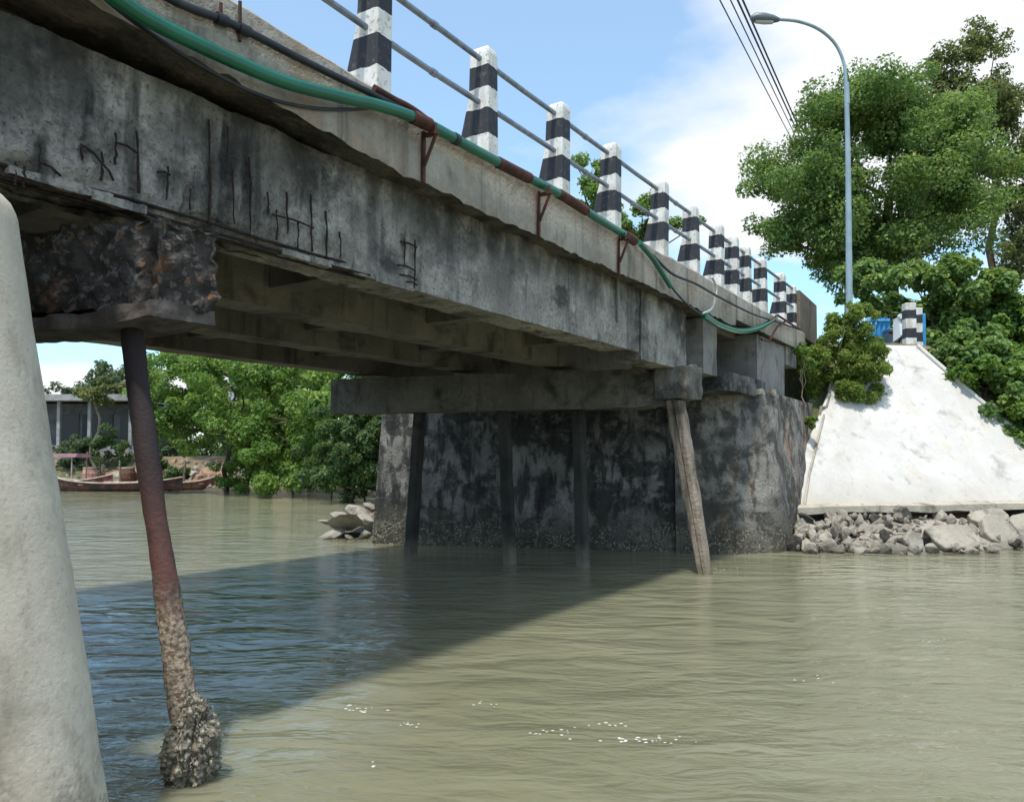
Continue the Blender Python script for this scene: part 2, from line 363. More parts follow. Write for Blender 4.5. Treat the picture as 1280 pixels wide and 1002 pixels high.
# ------------------------------------------------------------------ setting: water and ground
wv = 700.0
o = MB().add([(-wv, -wv, 0), (wv, -wv, 0), (wv, wv, 0), (-wv, wv, 0)], [(0, 1, 2, 3)]).build('river_water', M['water']); tag(o, kind='structure')

SHORE = [(60, 60), (30, 36), (12, 24), (4.6, 17.5), (2.7, 15.7), (.7, 15.2), (-3, 14.2), (-6.6, 12.6), (-9.5, 13.2), (-11, 16), (-13.5, 21), (-18.6, 24.6), (-23.3, 26.9), (-27.7, 27.3), (-32.7, 25.3), (-37.3, 22.3), (-48, 16), (-70, 8), (-140, 0), (-400, -20)]
LAND = np.array(SHORE + [(-400, 600), (400, 600), (400, 200)])
def pip(x, y, P):
    ins = np.zeros(x.shape, bool); j = len(P)-1
    for i in range(len(P)):
        xi, yi = P[i]; xj, yj = P[j]
        c = ((yi > y) != (yj > y)) & (x < (xj-xi)*(y-yi)/(yj-yi+1e-12)+xi); ins ^= c; j = i
    return ins
def dline(x, y, P):
    d = np.full(x.shape, 1e9)
    for (ax, ay), (bx, by) in zip(P[:-1], P[1:]):
        t = np.clip(((x-ax)*(bx-ax)+(y-ay)*(by-ay))/((bx-ax)**2+(by-ay)**2), 0, 1)
        d = np.minimum(d, np.hypot(x-ax-t*(bx-ax), y-ay-t*(by-ay)))
    return d
def height(x, y):
    x = np.asarray(x, float); y = np.asarray(y, float)
    d = dline(x, y, SHORE)*np.where(pip(x, y, LAND), 1, -1)
    cap = 1.7 + .006*np.clip(d, 0, 200)
    z = np.clip(d*.42, -1.6, 1e9); z = np.minimum(z, cap)
    road = 4.25 - np.clip(np.abs(x+2.6)-3.0, 0, 50)*.75
    z = np.where((y > 18.0) & (d > 0), np.maximum(z, np.minimum(road, 1.0+(y-17.8)*1.6)), z)
    # ground behind the white slope keeps up with it
    rr = 4.45 - np.clip(x-2.3, 0, 50)*.62
    z = np.where((x > -.2) & (y > 17) & (y < 60) & (d > 0), np.maximum(z, rr), z)
    pz = bl[2] - (nrm[0]*(x-bl[0])+nrm[1]*(y-bl[1]))/nrm[2]          # stays under the slope paving
    z = np.where((x > -.6) & (x < 30) & (d > -.5) & (y < 45), np.minimum(z, np.maximum(pz-.45, -.3)), z)
    nb = np.clip((1.2-.05*np.abs(x-4)-y)*.55, -1.6, 1.3)          # near bank under the camera
    z = np.maximum(z, nb)
    return z
def terrain():
    xs = np.concatenate([np.arange(-400, -60, 20), np.arange(-60, 20, .7), np.arange(20, 401, 20)])
    ys = np.concatenate([np.arange(-60, -4, 8), np.arange(-4, 50, .7), np.arange(50, 600, 25)])
    X, Y = np.meshgrid(xs, ys, indexing='ij'); Z = height(X, Y)
    rn = np.array([fbm((a, b, 0), .7, 4) for a, b in zip(X.ravel(), Y.ravel())]).reshape(X.shape)
    Z = Z + rn*np.where(Z > .1, .16, .05)
    ny = len(ys); vs = np.stack([X, Y, Z], -1).reshape(-1, 3)
    fs = [(i*ny+j, (i+1)*ny+j, (i+1)*ny+j+1, i*ny+j+1) for i in range(len(xs)-1) for j in range(ny-1)]
    mb = MB(); mb.v = vs.tolist(); mb.f = fs; mb.m = [0]*len(fs)
    return tag(mb.build('ground', M['ground'], smooth=True), kind='structure')
terrain()
o = MB().add([(-5.4, 18.2, 4.40), (-.1, 18.2, 4.40), (-.1, 120, 4.40), (-5.4, 120, 4.40)], [(0, 1, 2, 3)]).build('road', M['asphalt']); tag(o, kind='structure')

# ------------------------------------------------------------------ the bridge
SK = .28                                     # skew of the piers and abutments
def skew(p): return (p[0], p[1] + SK*p[0], p[2])
def camber(y): return .052*max(0, 4.8-y)**1.1
bridge = empty('concrete_bridge', (-2.6, 6.0, 0), 'decayed grey concrete road bridge crossing the river on raking piles', 'bridge')

def edge_beam():
    mb = MB(); ys = np.arange(-8, 18.05, .06); rows = []
    for y in ys:
        c = camber(y); n = fbm((.2, y, 1), 2.2, 5); n2 = fbm((.5, y, 7), 7, 5)
        zb = 3.885 + c + (.014*n + .022*n2 if y < 13 else .12)
        chip = .03*max(0, fbm((0, y, 9), 1.5, 4)-.1)
        zt = 4.45 + c*.5 + .012*fbm((1, y, 3), 3, 3) - chip
        rows.append([(-.34, y, zb+.03), (.06+.03*n, y, zb+.03+.035*fbm((2, y, 5), 4, 5)), (.195+.006*n2, y, zb), (.203+.003*n2, y, zb+.035), (.20+.006*n, y, 4.16+c*.7), (.195+.005*n2, y, zt-.03), (.165, y, zt), (-.30, y, zt+.005), (-.34, y, 4.2)])
    k = len(rows[0])
    for r in rows: mb.v += [tuple(q) for q in r]
    for i in range(len(rows)-1):
        for j in range(k):
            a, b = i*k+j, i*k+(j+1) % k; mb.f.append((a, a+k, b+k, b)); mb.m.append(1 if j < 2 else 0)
    mb.f.append(tuple(range(k))); mb.f.append(tuple(reversed(range((len(rows)-1)*k, len(rows)*k)))); mb.m += [0, 0]
    return mb
edge_beam().build('edge_beam', [M['fascia'], concrete('dark_overhang', (.20, .175, .14), (.11, .098, .08), (.035, .032, .028), st=(.46, .6), bump=1.0, seed=77, mott=.6)], bridge, smooth=True)  # second material: darker mottled concrete on the underside faces
mb = MB().box(-5.55, -5.2, -8, 18, 3.9, 4.45); mb.build('edge_beam', M['fascia'], bridge)
mb = MB()
ys = list(np.arange(-8, 18.1, .5))
for y0, y1 in zip(ys[:-1], ys[1:]):
    c0, c1 = camber(y0), camber(y1)
    mb.hexa([(-5.2, y0, 3.92), (-.345, y0, 3.92+c0), (-.345, y1, 3.92+c1), (-5.2, y1, 3.92), (-5.2, y0, 4.25), (-.345, y0, 4.25+c0*.5), (-.345, y1, 4.25+c1*.5), (-5.2, y1, 4.25)])
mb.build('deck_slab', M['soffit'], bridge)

GX = [(-.44, -.05), (-2.03, -1.66), (-3.60, -3.23), (-5.32, -4.95)]     # four girders
BARS = [(20, 203, 232), (49, 180, 224), (102, 180, 200), (144, 166, 206), (171, 164, 241), (210, 208, 250), (237, 236, 262), (262, 150, 280), (285, 158, 216), (291, 212, 280), (312, 197, 293),
        (358, 240, 292), (373, 278, 310), (388, 243, 314), (407, 264, 322), (425, 290, 322), (506, 298, 332), (519, 300, 360), (334, 240, 268), (345, 262, 300), (30, 208, 234), (128, 190, 226)]
BARW = [(at(px, ya, X=-.04), at(px, yb, X=-.04)) for px, ya, yb in BARS]
def girder_disp(p, n):
    d = .012*fbm(p, 3.0, 5) + .006*fbm(p, 14, 3)
    if n.x > .3 or n.z < -.3:                 # cover concrete has fallen off along the bottom edge
        low = max(0, 1-(p.z-3.08)/.16); sp = fbm((p.x*.3, p.y, p.z*.5+4), 1.7, 5)
        amt = max(0, min(1, (4.6-p.y)/1.2))
        if low > 0: d -= amt*low*(.05+.07*max(0, sp+.25))
        if n.x > .3 and p.y < 5.6:
            for A_, B_ in BARW:
                dy = abs(p.y-A_[1]); dzz = max(0, p.z-A_[2], B_[2]-p.z)
                q = math.hypot(dy, dzz)+.03*fbm(p, 11, 3)
                if q < .055: d -= .026*min(1, (.055-q)/.03)
        d -= .045*max(0, fbm((3, p.y*.9, p.z*1.2), 2.4, 5)-.28)*max(0, min(1, (6.5-p.y)/2))
    return n*d
girders = []
for k, (a, b) in enumerate(GX):
    if k == 0:
        mb = rough_box(a, b, 1.0, 9.62, 3.08, 3.925, .024, girder_disp)
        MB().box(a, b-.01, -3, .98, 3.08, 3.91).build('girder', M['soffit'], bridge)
    else:
        mb = rough_box(a, b, -3, 13.5 + SK*a, 3.08, 3.915, .15, lambda p, n: n*.012*fbm(p, 3, 4))
    o = mb.build('girder', M['girder'] if k == 0 else M['soffit'], bridge, smooth=True); girders.append(o)
g0 = girders[0]; g0['label'] = 'weathered outer girder with cracked face and exposed reinforcing bars'
rough_box(-.44, -.035, 9.65, 11.3, 2.99, 3.925, .05, lambda p, n: n*(.014*fbm(p, 3, 5)+.006*fbm(p, 12, 3))).build('girder_end_block', M['girder'], bridge, smooth=True)
for yy in (2.75, 5.1, 7.4, 9.6):
    for (a, b), (c, d_) in zip(GX[:-1], GX[1:]):
        MB().box(d_+.012, a-.012, yy+SK*a-.14, yy+SK*a+.14, 3.26, 3.918).build('diaphragm', M['soffit'], bridge)

# exposed reinforcing bars on the outer girder (stirrups, where the cover is gone)
for px, ya, yb in BARS:
    A = at(px, ya, X=-.054); B = at(px+random.uniform(-2, 2), yb, X=-.056)
    n_ = 7; pts_ = [A*(1-t)+B*t+np.array([.004*math.sin(t*3.1), random.uniform(-.007, .007), 0]) for t in np.linspace(0, 1, n_)]
    MB().tube(pts_, [random.uniform(.004, .0095) for _ in pts_], 6).build('rebar', M['rebar'], g0)
for (xa, ya), (xb, yb) in [((144, 178), (171, 191)), ((104, 182), (128, 205)), ((128, 205), (142, 226)), ((340, 268), (392, 285)), ((500, 302), (521, 309)), ((497, 331), (519, 338)), ((500, 343), (521, 350)), ((508, 352), (521, 356)), ((50, 203), (76, 220)), ((197, 215), (213, 219))]:
    A = at(xa, ya, X=-.046); B = at(xb, yb, X=-.046)
    MB().tube([A, (A+B)/2+np.array([.006, 0, .01]), B], .007, 6).build('rebar', M['rebar'], g0)
for z, x, r in ((3.10, -.065, .012), (3.085, -.12, .013), (3.155, -.07, .010)):      # main bars along the bottom
    pts = [(x+.008*fbm((1, y, z), 1.5), y, z+.012*fbm((4, y, z*3), 1.1)) for y in np.arange(-1, 4.75, .25)]
    MB().tube(pts, r, 7).build('rebar', M['rebar'], g0)
for ya, yb, z in ((1.88, 2.42, 3.135), (2.3, 2.62, 3.12), (3.62, 4.08, 3.105), (4.55, 5.0, 3.095), (1.2, 1.7, 3.13)):      # left-over strips of cover
    rough_box(-.10, -.045, ya, yb, z-.025, z+.02, .03, lambda p, n: n*.014*fbm(p, 9, 3)).build('cover_fragment', M['girder'], g0)
# vertical joint near the girder end, drain stub under the third bracket
A = at(772, 342, X=-.02); B = at(773, 402, X=-.02)
MB().tube([A, B], .022, 8).build('drain_stub', M['column'], bridge)

# pier caps
def cap_disp(p, n):
    k = max(0, min(1, (p.x+1.6)/.8)); d = .015*fbm(p, 4, 4)
    f1 = mnoise.voronoi(Vector(p)*11)[0]; f2 = mnoise.voronoi(Vector(p)*4.5+Vector((3, 1, 2)))[0]
    d += k*(.05*fbm(p, 3.6, 4) - .055*f1[0]*1.2 + .05*min(.6, f2[1]-f2[0]) - .005)
    return n*d
capN = rough_box(-5.5, .26, 2.43, 2.83, 2.50, 3.02, .024, cap_disp, warp=skew).build('pier_cap', M['spall'], bridge)
capN['label'] = 'badly spalled dark end of the near pier cap'
rough_box(-5.5, .24, 2.40, 2.82, 2.405, 2.495, .04, lambda p, n: n*(.022*fbm(p, 5, 5)) + Vector((0, 0, .05*max(0, (p.x+.1)/.35))), warp=skew).build('soffit_plank', simple('charred_plank', (.065, .05, .043), (.12, .105, .095), 7, .85, bump=.7), capN)
CY = 11.14
def capF_disp(p, n):
    k = max(0, min(1, (p.x+1.0)/.6)); return n*(.012*fbm(p, 4, 4) + k*(.085*fbm(p, 4, 6)-.02))
capF = rough_box(-5.55, -.02, CY-.22, CY+.22, 2.42, 3.0, .06, capF_disp, warp=skew).build('pier_cap', M['cap'], bridge, smooth=True)
rough_box(-.30, .16, CY-.3, CY+.24, 2.55, 3.02, .05, lambda p, n: n*(.055*fbm(p, 3.0, 5)), warp=skew).build('cap_end_chunk', M['cap'], capF, smooth=True)

# piles
def steel_pile():
    ctr = [(164, 405), (172, 480), (184, 570), (195, 650), (209, 740), (219, 810), (229, 880), (240, 975)]
    pts = []
    for px, py in ctr:
        t = (py-405)/570; pts.append(at(px, py, Y=2.58))
    pts.append(pts[-1] + (pts[-1]-pts[-2])*.8)
    W = [13.5, 13.5, 14.5, 12.5, 15.5, 16.5, 17, 18, 18]
    P = []; Rr = []
    for i in range(len(pts)-1):
        for k in range(10):
            t = k/10; q = pts[i]*(1-t)+pts[i+1]*t; P.append(q)
            D = (q-CAM)@_F; Rr.append((W[i]*(1-t)+W[i+1]*t)/FPX*D*(1+.05*fbm((q[2]*3, 1, 2), 2, 3)))
    mb = MB().tube(P, Rr, 24)
    for i, v in enumerate(mb.v):
        k = max(0, min(1, (1.05-v[2])/.4)); n = fbm(v, 16, 4)*.010*k + fbm(v, 5, 3)*.005
        c = Vector(min(P, key=lambda q: abs(q[2]-v[2]))); d = (Vector(v)-c); d.z = 0
        mb.v[i] = tuple(Vector(v)+d.normalized()*n)
    return mb
steel_pile().build('pile', M['pile'], bridge, smooth=True)['label'] = 'rusty leaning steel pile crusted with barnacles'
def oyster_clump():
    c = at(241, 925, Y=2.58); mb = MB(); rn = random.Random(4)
    bm = bmesh.new(); bmesh.ops.create_icosphere(bm, subdivisions=5, radius=1)
    for v in bm.verts:
        p = v.co.copy(); rad = .138
        prof = 1.0 if p.z < 0 else 1-.42*p.z
        q = Vector((p.x*rad*prof, p.y*rad*prof, p.z*.27))
        n = .036*fbm(p, 2.2, 4) + .020*fbm(p, 7, 4) - .02*mnoise.voronoi(p*5)[0][0]+.008
        v.co = q + p*n
    mb.v = [tuple(v.co+Vector(c)+Vector((0, 0, -.03))) for v in bm.verts]; mb.f = [tuple(v.index for v in f.verts) for f in bm.faces]; mb.m = [0]*len(mb.f); bm.free()
    base = list(mb.v)
    for k in range(800):                     # single shells sticking out of the clump
        p = Vector(rn.choice(base)); n = (p-Vector(c)); n.z *= .4
        if p.z < -.05: continue
        n = (n.normalized()+Vector((rn.uniform(-.7, .7), rn.uniform(-.7, .7), rn.uniform(-.3, .8)))).normalized()
        u = n.orthogonal().normalized(); vv = n.cross(u); a = rn.uniform(0, 6.28); u, vv = u*math.cos(a)+vv*math.sin(a), vv*math.cos(a)-u*math.sin(a)
        s = rn.uniform(.006, .014)
        mb.add([p-u*s*.5, p+u*s*.6+n*s*.5, p+n*s*1.5, p-u*s*.7+n*s*.8, p+vv*s*.45+n*s*.7, p-vv*s*.3+n*s*.5], [(0, 1, 4), (1, 2, 4), (2, 3, 4), (3, 0, 4), (1, 0, 5), (2, 1, 5), (3, 2, 5), (0, 3, 5)], 1)
    return mb
o = oyster_clump().build('oyster_clump', [M['oyster'], M['shell']], bridge); o['label'] = 'rough round clump of oysters around the pile foot'

worn = concrete('worn_pile_concrete', (.40, .34, .28), (.26, .205, .165), (.07, .055, .045), st=(.5, .68), streak=(.5, .66), bump=.8, tide=(.1, .7, (.13, .12, .07), .8), zsc=.05, seed=61)
def square_pile(top, bot, w0, w1, mat, name='pile', split=True):
    A = np.array(top); B = np.array(bot); n = 26; mb = MB(); prof = [(-1, -.7), (-.7, -1), (-.1, -1), (.0, -.72 if split else -1), (.12, -1), (.7, -1), (1, -.7), (1, .7), (.7, 1), (-.7, 1), (-1, .7)]
    k = len(prof)
    for i in range(n+1):
        t = i/n; c = A*(1-t)+B*t; w = w0*(1-t)+w1*t
        for (a, b) in prof:
            e = 1+.12*fbm((a*2, b*2, t*9), 1.3, 4)
            mb.v.append((c[0]+a*w*e, c[1]+b*w*e, c[2]))
    for i in range(n):
        for j in range(k):
            a, b = i*k+j, i*k+(j+1) % k; mb.f.append((a, a+k, b+k, b)); mb.m.append(0)
    mb.f.append(tuple(range(k))); mb.f.append(tuple(reversed(range(n*k, (n+1)*k)))); mb.m += [0, 0]
    return mb.build(name, mat, bridge, smooth=False)
pt = at(844, 506, X=-.1); pb = at(880, 712, Y=pt[1]+.10); pe = pb + (pb-pt)*.25
square_pile(pt+np.array([0, 0, .06]), pe, .125, .085, worn)['label'] = 'split pale concrete pile leaning at the outer end of the far pier cap'
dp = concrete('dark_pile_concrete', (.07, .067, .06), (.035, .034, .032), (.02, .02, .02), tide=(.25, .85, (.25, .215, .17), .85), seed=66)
for (xa, xb, lean) in ((-1.55, -1.5, .0), (-2.72, -2.62, .0), (-4.12, -4.4, .0)):
    square_pile((xa, CY+SK*xa, 2.46), (xb, CY+SK*xa+.05, -.5), .085, .09, dp, split=False)
for (xa, xb) in ((-1.9, -1.85), (-3.7, -3.8), (-5.1, -5.7)):
    square_pile((xa, 2.63+SK*xa, 2.46), (xb, 2.63+SK*xa, -.5), .12, .12, M['pile'], split=False)
del pe

# railing: twelve banded posts and the tubes between them
POSTY = [1.55, 3.02, 4.49, 6.0, 7.41, 8.72, 10.27, 11.58, 12.72, 13.58, 14.34, 15.4, 16.85]
rail = empty('bridge_railing', (-.1, 10, 4.45), 'black and white banded concrete posts with two grey tube rails along the bridge edge', 'railing')
def post_mesh():
    mb = MB(); H = 1.10
    prof = [(0, -.24), (.24, -.215), (.52, -.145), (.62, -.115), (1.05, -.10), (1.10, -.09), (1.125, -.06)]
    for i, (z, xl) in enumerate(prof):
        xl *= 1.02; t = 0 if z < 1.06 else (.008 if z < 1.11 else .035); hw = .085 - t
        xr = .11 - t
        if z < 1.06: hw = .09 - .006*z
        mb.v += [(xl, -hw, z), (xr, -hw, z), (xr, hw, z), (xl, hw, z)]
    n = len(prof)
    for i in range(n-1):
        for j in range(4):
            a, b = i*4+j, i*4+(j+1) % 4; mb.f.append((a, b, b+4, a+4)); mb.m.append(0)
    mb.f += [(3, 2, 1, 0), ((n-1)*4, (n-1)*4+1, (n-1)*4+2, (n-1)*4+3)]; mb.m += [0, 0]
    return mb
p0 = None
for i, y in enumerate(POSTY):
    L = Vector((-.03, y, 4.445 + camber(y)*.5)) - rail.location
    if p0 is None: p0 = post_mesh().build('post', M['post'], rail, loc=L); bevel(p0, .012, 2)
    else:
        p = p0.copy(); COL.objects.link(p); p.location = L; p.parent = rail
    last = rail.children[-1]; last.rotation_euler = (random.uniform(-.012, .012), random.uniform(-.015, .015), random.uniform(-.05, .05))
ends = POSTY + [17.95]
for i in range(len(ends)-1):
    if i == 9: continue                     # the tubes stop either side of the expansion joint
    for z in (1.0, .585):
        za, zb = 4.445+camber(ends[i])*.5+z, 4.445+camber(ends[i+1])*.5+z
        ya, yb = ends[i]+.04, ends[i+1]-.04
        if i == 8: yb += .28
        if i == 10: ya -= .3
        sag = random.uniform(0, .012)
        x = -.03+random.uniform(-.008, .008)
        MB().tube([(x, ya, za), (x, (ya+yb)/2, (za+zb)/2-sag), (x, yb, zb)], .027, 10).build('rail_tube', M['galv'], rail, smooth=True)
        if i % 2 == 0: MB().tube([(x, (ya+yb)/2-.03, (za+zb)/2-sag), (x, (ya+yb)/2+.03, (za+zb)/2-sag)], .034, 10).build('rail_coupling', M['galv'], rail, smooth=True)
o = MB().box(-.13, .13, -.10, .07, 0, 1.08).build('end_post', M['endband'], rail, loc=Vector((-.1, 17.98, 4.42))-rail.location); bevel(o, .03, 3)
o = MB().hexa([(-.13, 18.05, 4.40), (.1, 18.05, 4.40), (.1, 19.75, 4.36), (-.13, 19.75, 4.36), (-.13, 18.05, 5.42), (.1, 18.05, 5.42), (.1, 19.75, 5.35), (-.13, 19.75, 5.35)]).build('end_wall', concrete('brown_end_wall', (.22, .18, .14), (.15, .12, .095), (.07, .055, .045), seed=71), rail); bevel(o, .02, 2)

# ------------------------------------------------------------------ abutments
def loft(rings, mb=None, close_top=True):
    mb = mb or MB(); b = len(mb.v); k = len(rings[0])
    for r in rings: mb.v += [tuple(map(float, q)) for q in r]
    for i in range(len(rings)-1):
        for j in range(k):
            a, c = b+i*k+j, b+i*k+(j+1) % k; mb.f.append((a, c, c+k, a+k)); mb.m.append(0)
    if close_top: mb.f.append(tuple(range(b+(len(rings)-1)*k, b+len(rings)*k))); mb.m.append(0)
    mb.f.append(tuple(reversed(range(b, b+k)))); mb.m.append(0)
    return mb
def densify(P, step):
    out = []
    for (a, b) in zip(P, P[1:]+P[:1]):
        a = np.array(a, float); b = np.array(b, float); n = max(1, int(np.hypot(*(b-a))/step))
        out += [tuple(a+(b-a)*i/n) for i in range(n)]
    return out
def abutment_mesh(base, top, z0, z1, step, amp, roundtop=0):
    # base/top: plan outlines with the same corner count (counter-clockwise)
    n = int((z1-z0)/step)
    lens = [max(1, int(np.hypot(b[0]-a[0], b[1]-a[1])/step)) for a, b in zip(base, base[1:]+base[:1])]
    rings = []
    for i in range(n+1):
        t = i/n; R = []
        C = [(a[0]*(1-t)+b[0]*t, a[1]*(1-t)+b[1]*t) for a, b in zip(base, top)]
        for j, (a, b) in enumerate(zip(C, C[1:]+C[:1])):
            for q in range(lens[j]):
                s = q/lens[j]; x = a[0]+(b[0]-a[0])*s; y = a[1]+(b[1]-a[1])*s; z = z0+(z1-z0)*t
                nx, ny = (b[1]-a[1]), -(b[0]-a[0]); l = math.hypot(nx, ny); d = amp*(fbm((x, y, z), 1.1, 5)+.4*fbm((x, y, z), 6, 4))
                R.append((x+nx/l*d, y+ny/l*d, z))
        rings.append(R)
    if roundtop:
        cx = sum(q[0] for q in rings[-1])/len(rings[-1]); cy = sum(q[1] for q in rings[-1])/len(rings[-1])
        last = rings[-1]
        for k in range(1, 6):
            th = k/5*math.pi/2; f = roundtop*(1-math.cos(th)); dz = roundtop*math.sin(th)
            rings.append([(x+(cx-x)/max(.3, math.hypot(cx-x, cy-y))*f, y+(cy-y)/max(.3, math.hypot(cx-x, cy-y))*f, z+dz) for x, y, z in last])
    return loft(rings)
fa = empty('abutment', (-2.8, 14, 0), 'stained grey far abutment wall standing in the water beneath the bridge', 'abutment')
baseP = [(-6.62, 11.38), (-.52, 13.42), (-.3, 13.62), (.45, 14.45), (.55, 14.62), (.5, 18.2), (-6.5, 18.2)]
topP = [(-6.5, 11.7), (-.82, 13.72), (-.56, 13.86), (.1, 14.78), (.18, 14.95), (.15, 18.2), (-6.3, 18.2)]
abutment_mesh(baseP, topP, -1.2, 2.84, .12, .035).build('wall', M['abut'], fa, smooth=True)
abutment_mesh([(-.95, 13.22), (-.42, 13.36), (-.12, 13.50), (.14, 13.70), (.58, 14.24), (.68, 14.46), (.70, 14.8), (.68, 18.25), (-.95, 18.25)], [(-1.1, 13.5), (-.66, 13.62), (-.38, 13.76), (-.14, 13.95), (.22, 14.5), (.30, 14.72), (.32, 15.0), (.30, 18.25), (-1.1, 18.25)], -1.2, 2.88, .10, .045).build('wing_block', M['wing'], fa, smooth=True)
ff = concrete('leached_wall', (.36, .36, .35), (.2, .2, .195), (.05, .05, .05), st=(.47, .6), streak=(.46, .6), seed=91)
def wallbox(name, mat, x0, x1, y0, y1, z0, z1, amp=.01, par=fa):
    return rough_box(x0, x1, y0, y1, z0, z1, .1, lambda p, n: n*amp*fbm(p, 4, 4)).build(name, mat, par, smooth=False)
A = at(940, 462, X=.0); 
MB().hexa([(-6.2, 12.1, 2.8), (-.95, 13.75, 2.8), (-.95, 18, 2.8), (-6.2, 18, 2.8), (-6.2, 12.1, 3.91), (-.95, 13.75, 3.91), (-.95, 18, 3.91), (-6.2, 18, 3.91)]).build('back_wall', M['soffit'], fa)
wallbox('end_diaphragm', M['column'], -.75, -.01, 12.0, 12.66, 3.02, 3.90, .01, bridge)
wallbox('column', M['column'], -.75, .06, 14.75, 16.75, 2.8, 4.0)
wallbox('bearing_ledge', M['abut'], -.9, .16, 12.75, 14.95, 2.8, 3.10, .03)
wallbox('head_beam', M['column'], -.75, .10, 16.76, 17.6, 3.62, 4.02)
for k, y in enumerate((17.0, 17.5, 18.0, 18.6)):
    MB().box(-.6, -.5+.03*k, y, y+.36, 2.2, 3.98).build('board', M['wood'], fa)
for k in range(5):                           # mortar lumps left on top of the block
    p = at(905+14*k, 490-(k % 2)*2, Z=2.9); 
    rough_box(p[0]-.13, p[0]+.1, p[1]-.1, p[1]+.1, 2.82, 2.93, .05, lambda p, n: n*.035*fbm(p, 6, 4)).build('mortar_lump', M['rubble'], fa)

na = empty('abutment', (-2, 0, 0), 'pale smooth battered concrete abutment block close up at the left edge', 'abutment')
ARC = [math.radians(q) for q in (-36, -18, 0, 18, 36, 54, 72, 90, 104)]
baseN = [(-1.9, -3.0)] + [(.77+.36*math.cos(q), 1.72+.36*math.sin(q)) for q in ARC] + [(-6.5, .4), (-6.5, -3.0)]
topN = [(-2.2, -3.0)] + [(.44+.34*math.cos(q), 1.34+.34*math.sin(q)) for q in ARC] + [(-6.5, -.2), (-6.5, -3.0)]
abutment_mesh(baseN, topN, -.6, 2.66, .1, .012, roundtop=.17).build('wall', M['pillar'], na, smooth=True)

# ------------------------------------------------------------------ pipes and cables on the fascia
def spline(P, n=8):
    P = [np.array(p, float) for p in P]; P = [2*P[0]-P[1]] + P + [2*P[-1]-P[-2]]; out = []
    for i in range(1, len(P)-2):
        a, b, c, d = P[i-1:i+3]
        for k in range(n):
            t = k/n; out.append(.5*((2*b)+(-a+c)*t+(2*a-5*b+4*c-d)*t*t+(-a+3*b-3*c+d)*t**3))
    out.append(P[-2]); return out
gp = empty('green_water_pipe', (.4, 6, 4.2), 'green plastic water pipe sagging along the outer edge of the bridge', 'pipe')
path = [at(x, y, X=.30) for x, y in [(60, -60), (140, -6), (185, 24), (240, 52), (300, 80), (360, 104), (430, 122), (480, 134), (530, 153)]] + [at(x, y, X=.28) for x, y in [(600, 191), (640, 212), (700, 243), (750, 275), (793, 301)]]
sp = spline(path, 8)
MB().tube(sp, .044, 14).build('tube', M['green_pipe'], gp, smooth=True)
def along(pl, px0, px1):
    return [q for q in pl if px0 <= 640+FPX*((q-CAM)@_R)/((q-CAM)@_F) <= px1]
dense = spline(path, 60)
for a, b, r, m in ((514, 537, .054, 'rust'), (622, 662, .052, 'rust'), (698, 733, .052, 'rust'), (781, 800, .06, 'rust'), (566, 572, .05, 'black_pipe')):
    q = along(dense, a, b)
    if len(q) > 2: MB().tube(q, r, 14).build('coupling', M[m], gp, smooth=True)
gh = empty('drooping_green_hose', (.4, 13, 4.1), 'loose green hose hanging in a slack loop below the deck edge', 'hose')
hp = [at(x, y, X=.28) for x, y in [(798, 303), (815, 325), (835, 352), (858, 378), (880, 394), (900, 407), (925, 414), (948, 410), (967, 399)]]
MB().tube(spline(hp[4:], 8), .048, 12).build('tube', M['green_pipe'], gh, smooth=True)
MB().tube(spline([at(x, y, X=.28) for x, y in [(799, 303), (812, 318), (824, 335), (838, 358)]], 6), .035, 10).build('tube', M['green_pipe'], gh, smooth=True)
c = MB().tube(spline([at(x, y, X=.28) for x, y in [(800, 306), (820, 330), (842, 362), (862, 383), (882, 396)]], 8), .014, 8).build('black_cable', M['black_pipe']); tag(c, 'thin black cable dropping beside the slack green hose', 'cable')
c = MB().tube(spline([at(x, y, X=.30) for x, y in [(815, 318), (840, 342), (870, 355), (900, 372), (940, 392), (970, 402), (1000, 412)]], 8), .018, 8).build('black_cable', M['black_pipe']); tag(c, 'black cable running on along the far kerb to the bridge end', 'cable')
c = MB().tube(spline([at(x, y, X=.28) for x, y in [(890, 346), (895, 358), (894, 374), (889, 386), (878, 392)]], 8), .017, 8).build('white_hose', M['white_hose']); tag(c, 'short white hose curling down to the green hose', 'hose')
bp = empty('black_water_pipe', (.3, 4, 4.3), 'black pipe strapped to the fascia above the green pipe', 'pipe')
pb_ = spline([at(x, y, X=.235) for x, y in [(120, -55), (215, 0), (275, 24), (310, 40), (360, 66), (420, 96), (470, 120), (515, 143)]], 8)
MB().tube(pb_, .026, 10).build('tube', M['black_pipe'], bp, smooth=True)
for a, b in ((270, 284), (298, 312)):
    q = along(spline([at(x, y, X=.235) for x, y in [(215, 0), (275, 24), (310, 40), (360, 66)]], 40), a, b)
    MB().tube(q, .036, 10).build('strap', M['black_pipe'], bp, smooth=True)
for px, ya, yb in ((276, 4, 26), (300, 2, 52)):
    MB().tube([at(px, ya, X=.225), at(px, yb, X=.225)], .012, 6).build('hanger', M['rust'], bp)
rp = MB().tube(spline([at(x, y, X=.24) for x, y in [(468, 110), (492, 124), (515, 136), (545, 158), (575, 178), (610, 196)]], 6), .026, 10).build('rusty_pipe', M['rust'], smooth=True); tag(rp, 'rusty brown pipe length above the first bracket', 'pipe')
bc = MB().tube(spline([at(x, y, X=.225) for x, y in [(100, -30), (150, 14), (200, 50), (260, 88), (330, 121), (390, 135), (440, 137), (480, 133)]], 8), .013, 8).build('black_cable', M['black_pipe'], smooth=True); tag(bc, 'thin black cable sagging below the green pipe on the near fascia', 'cable')

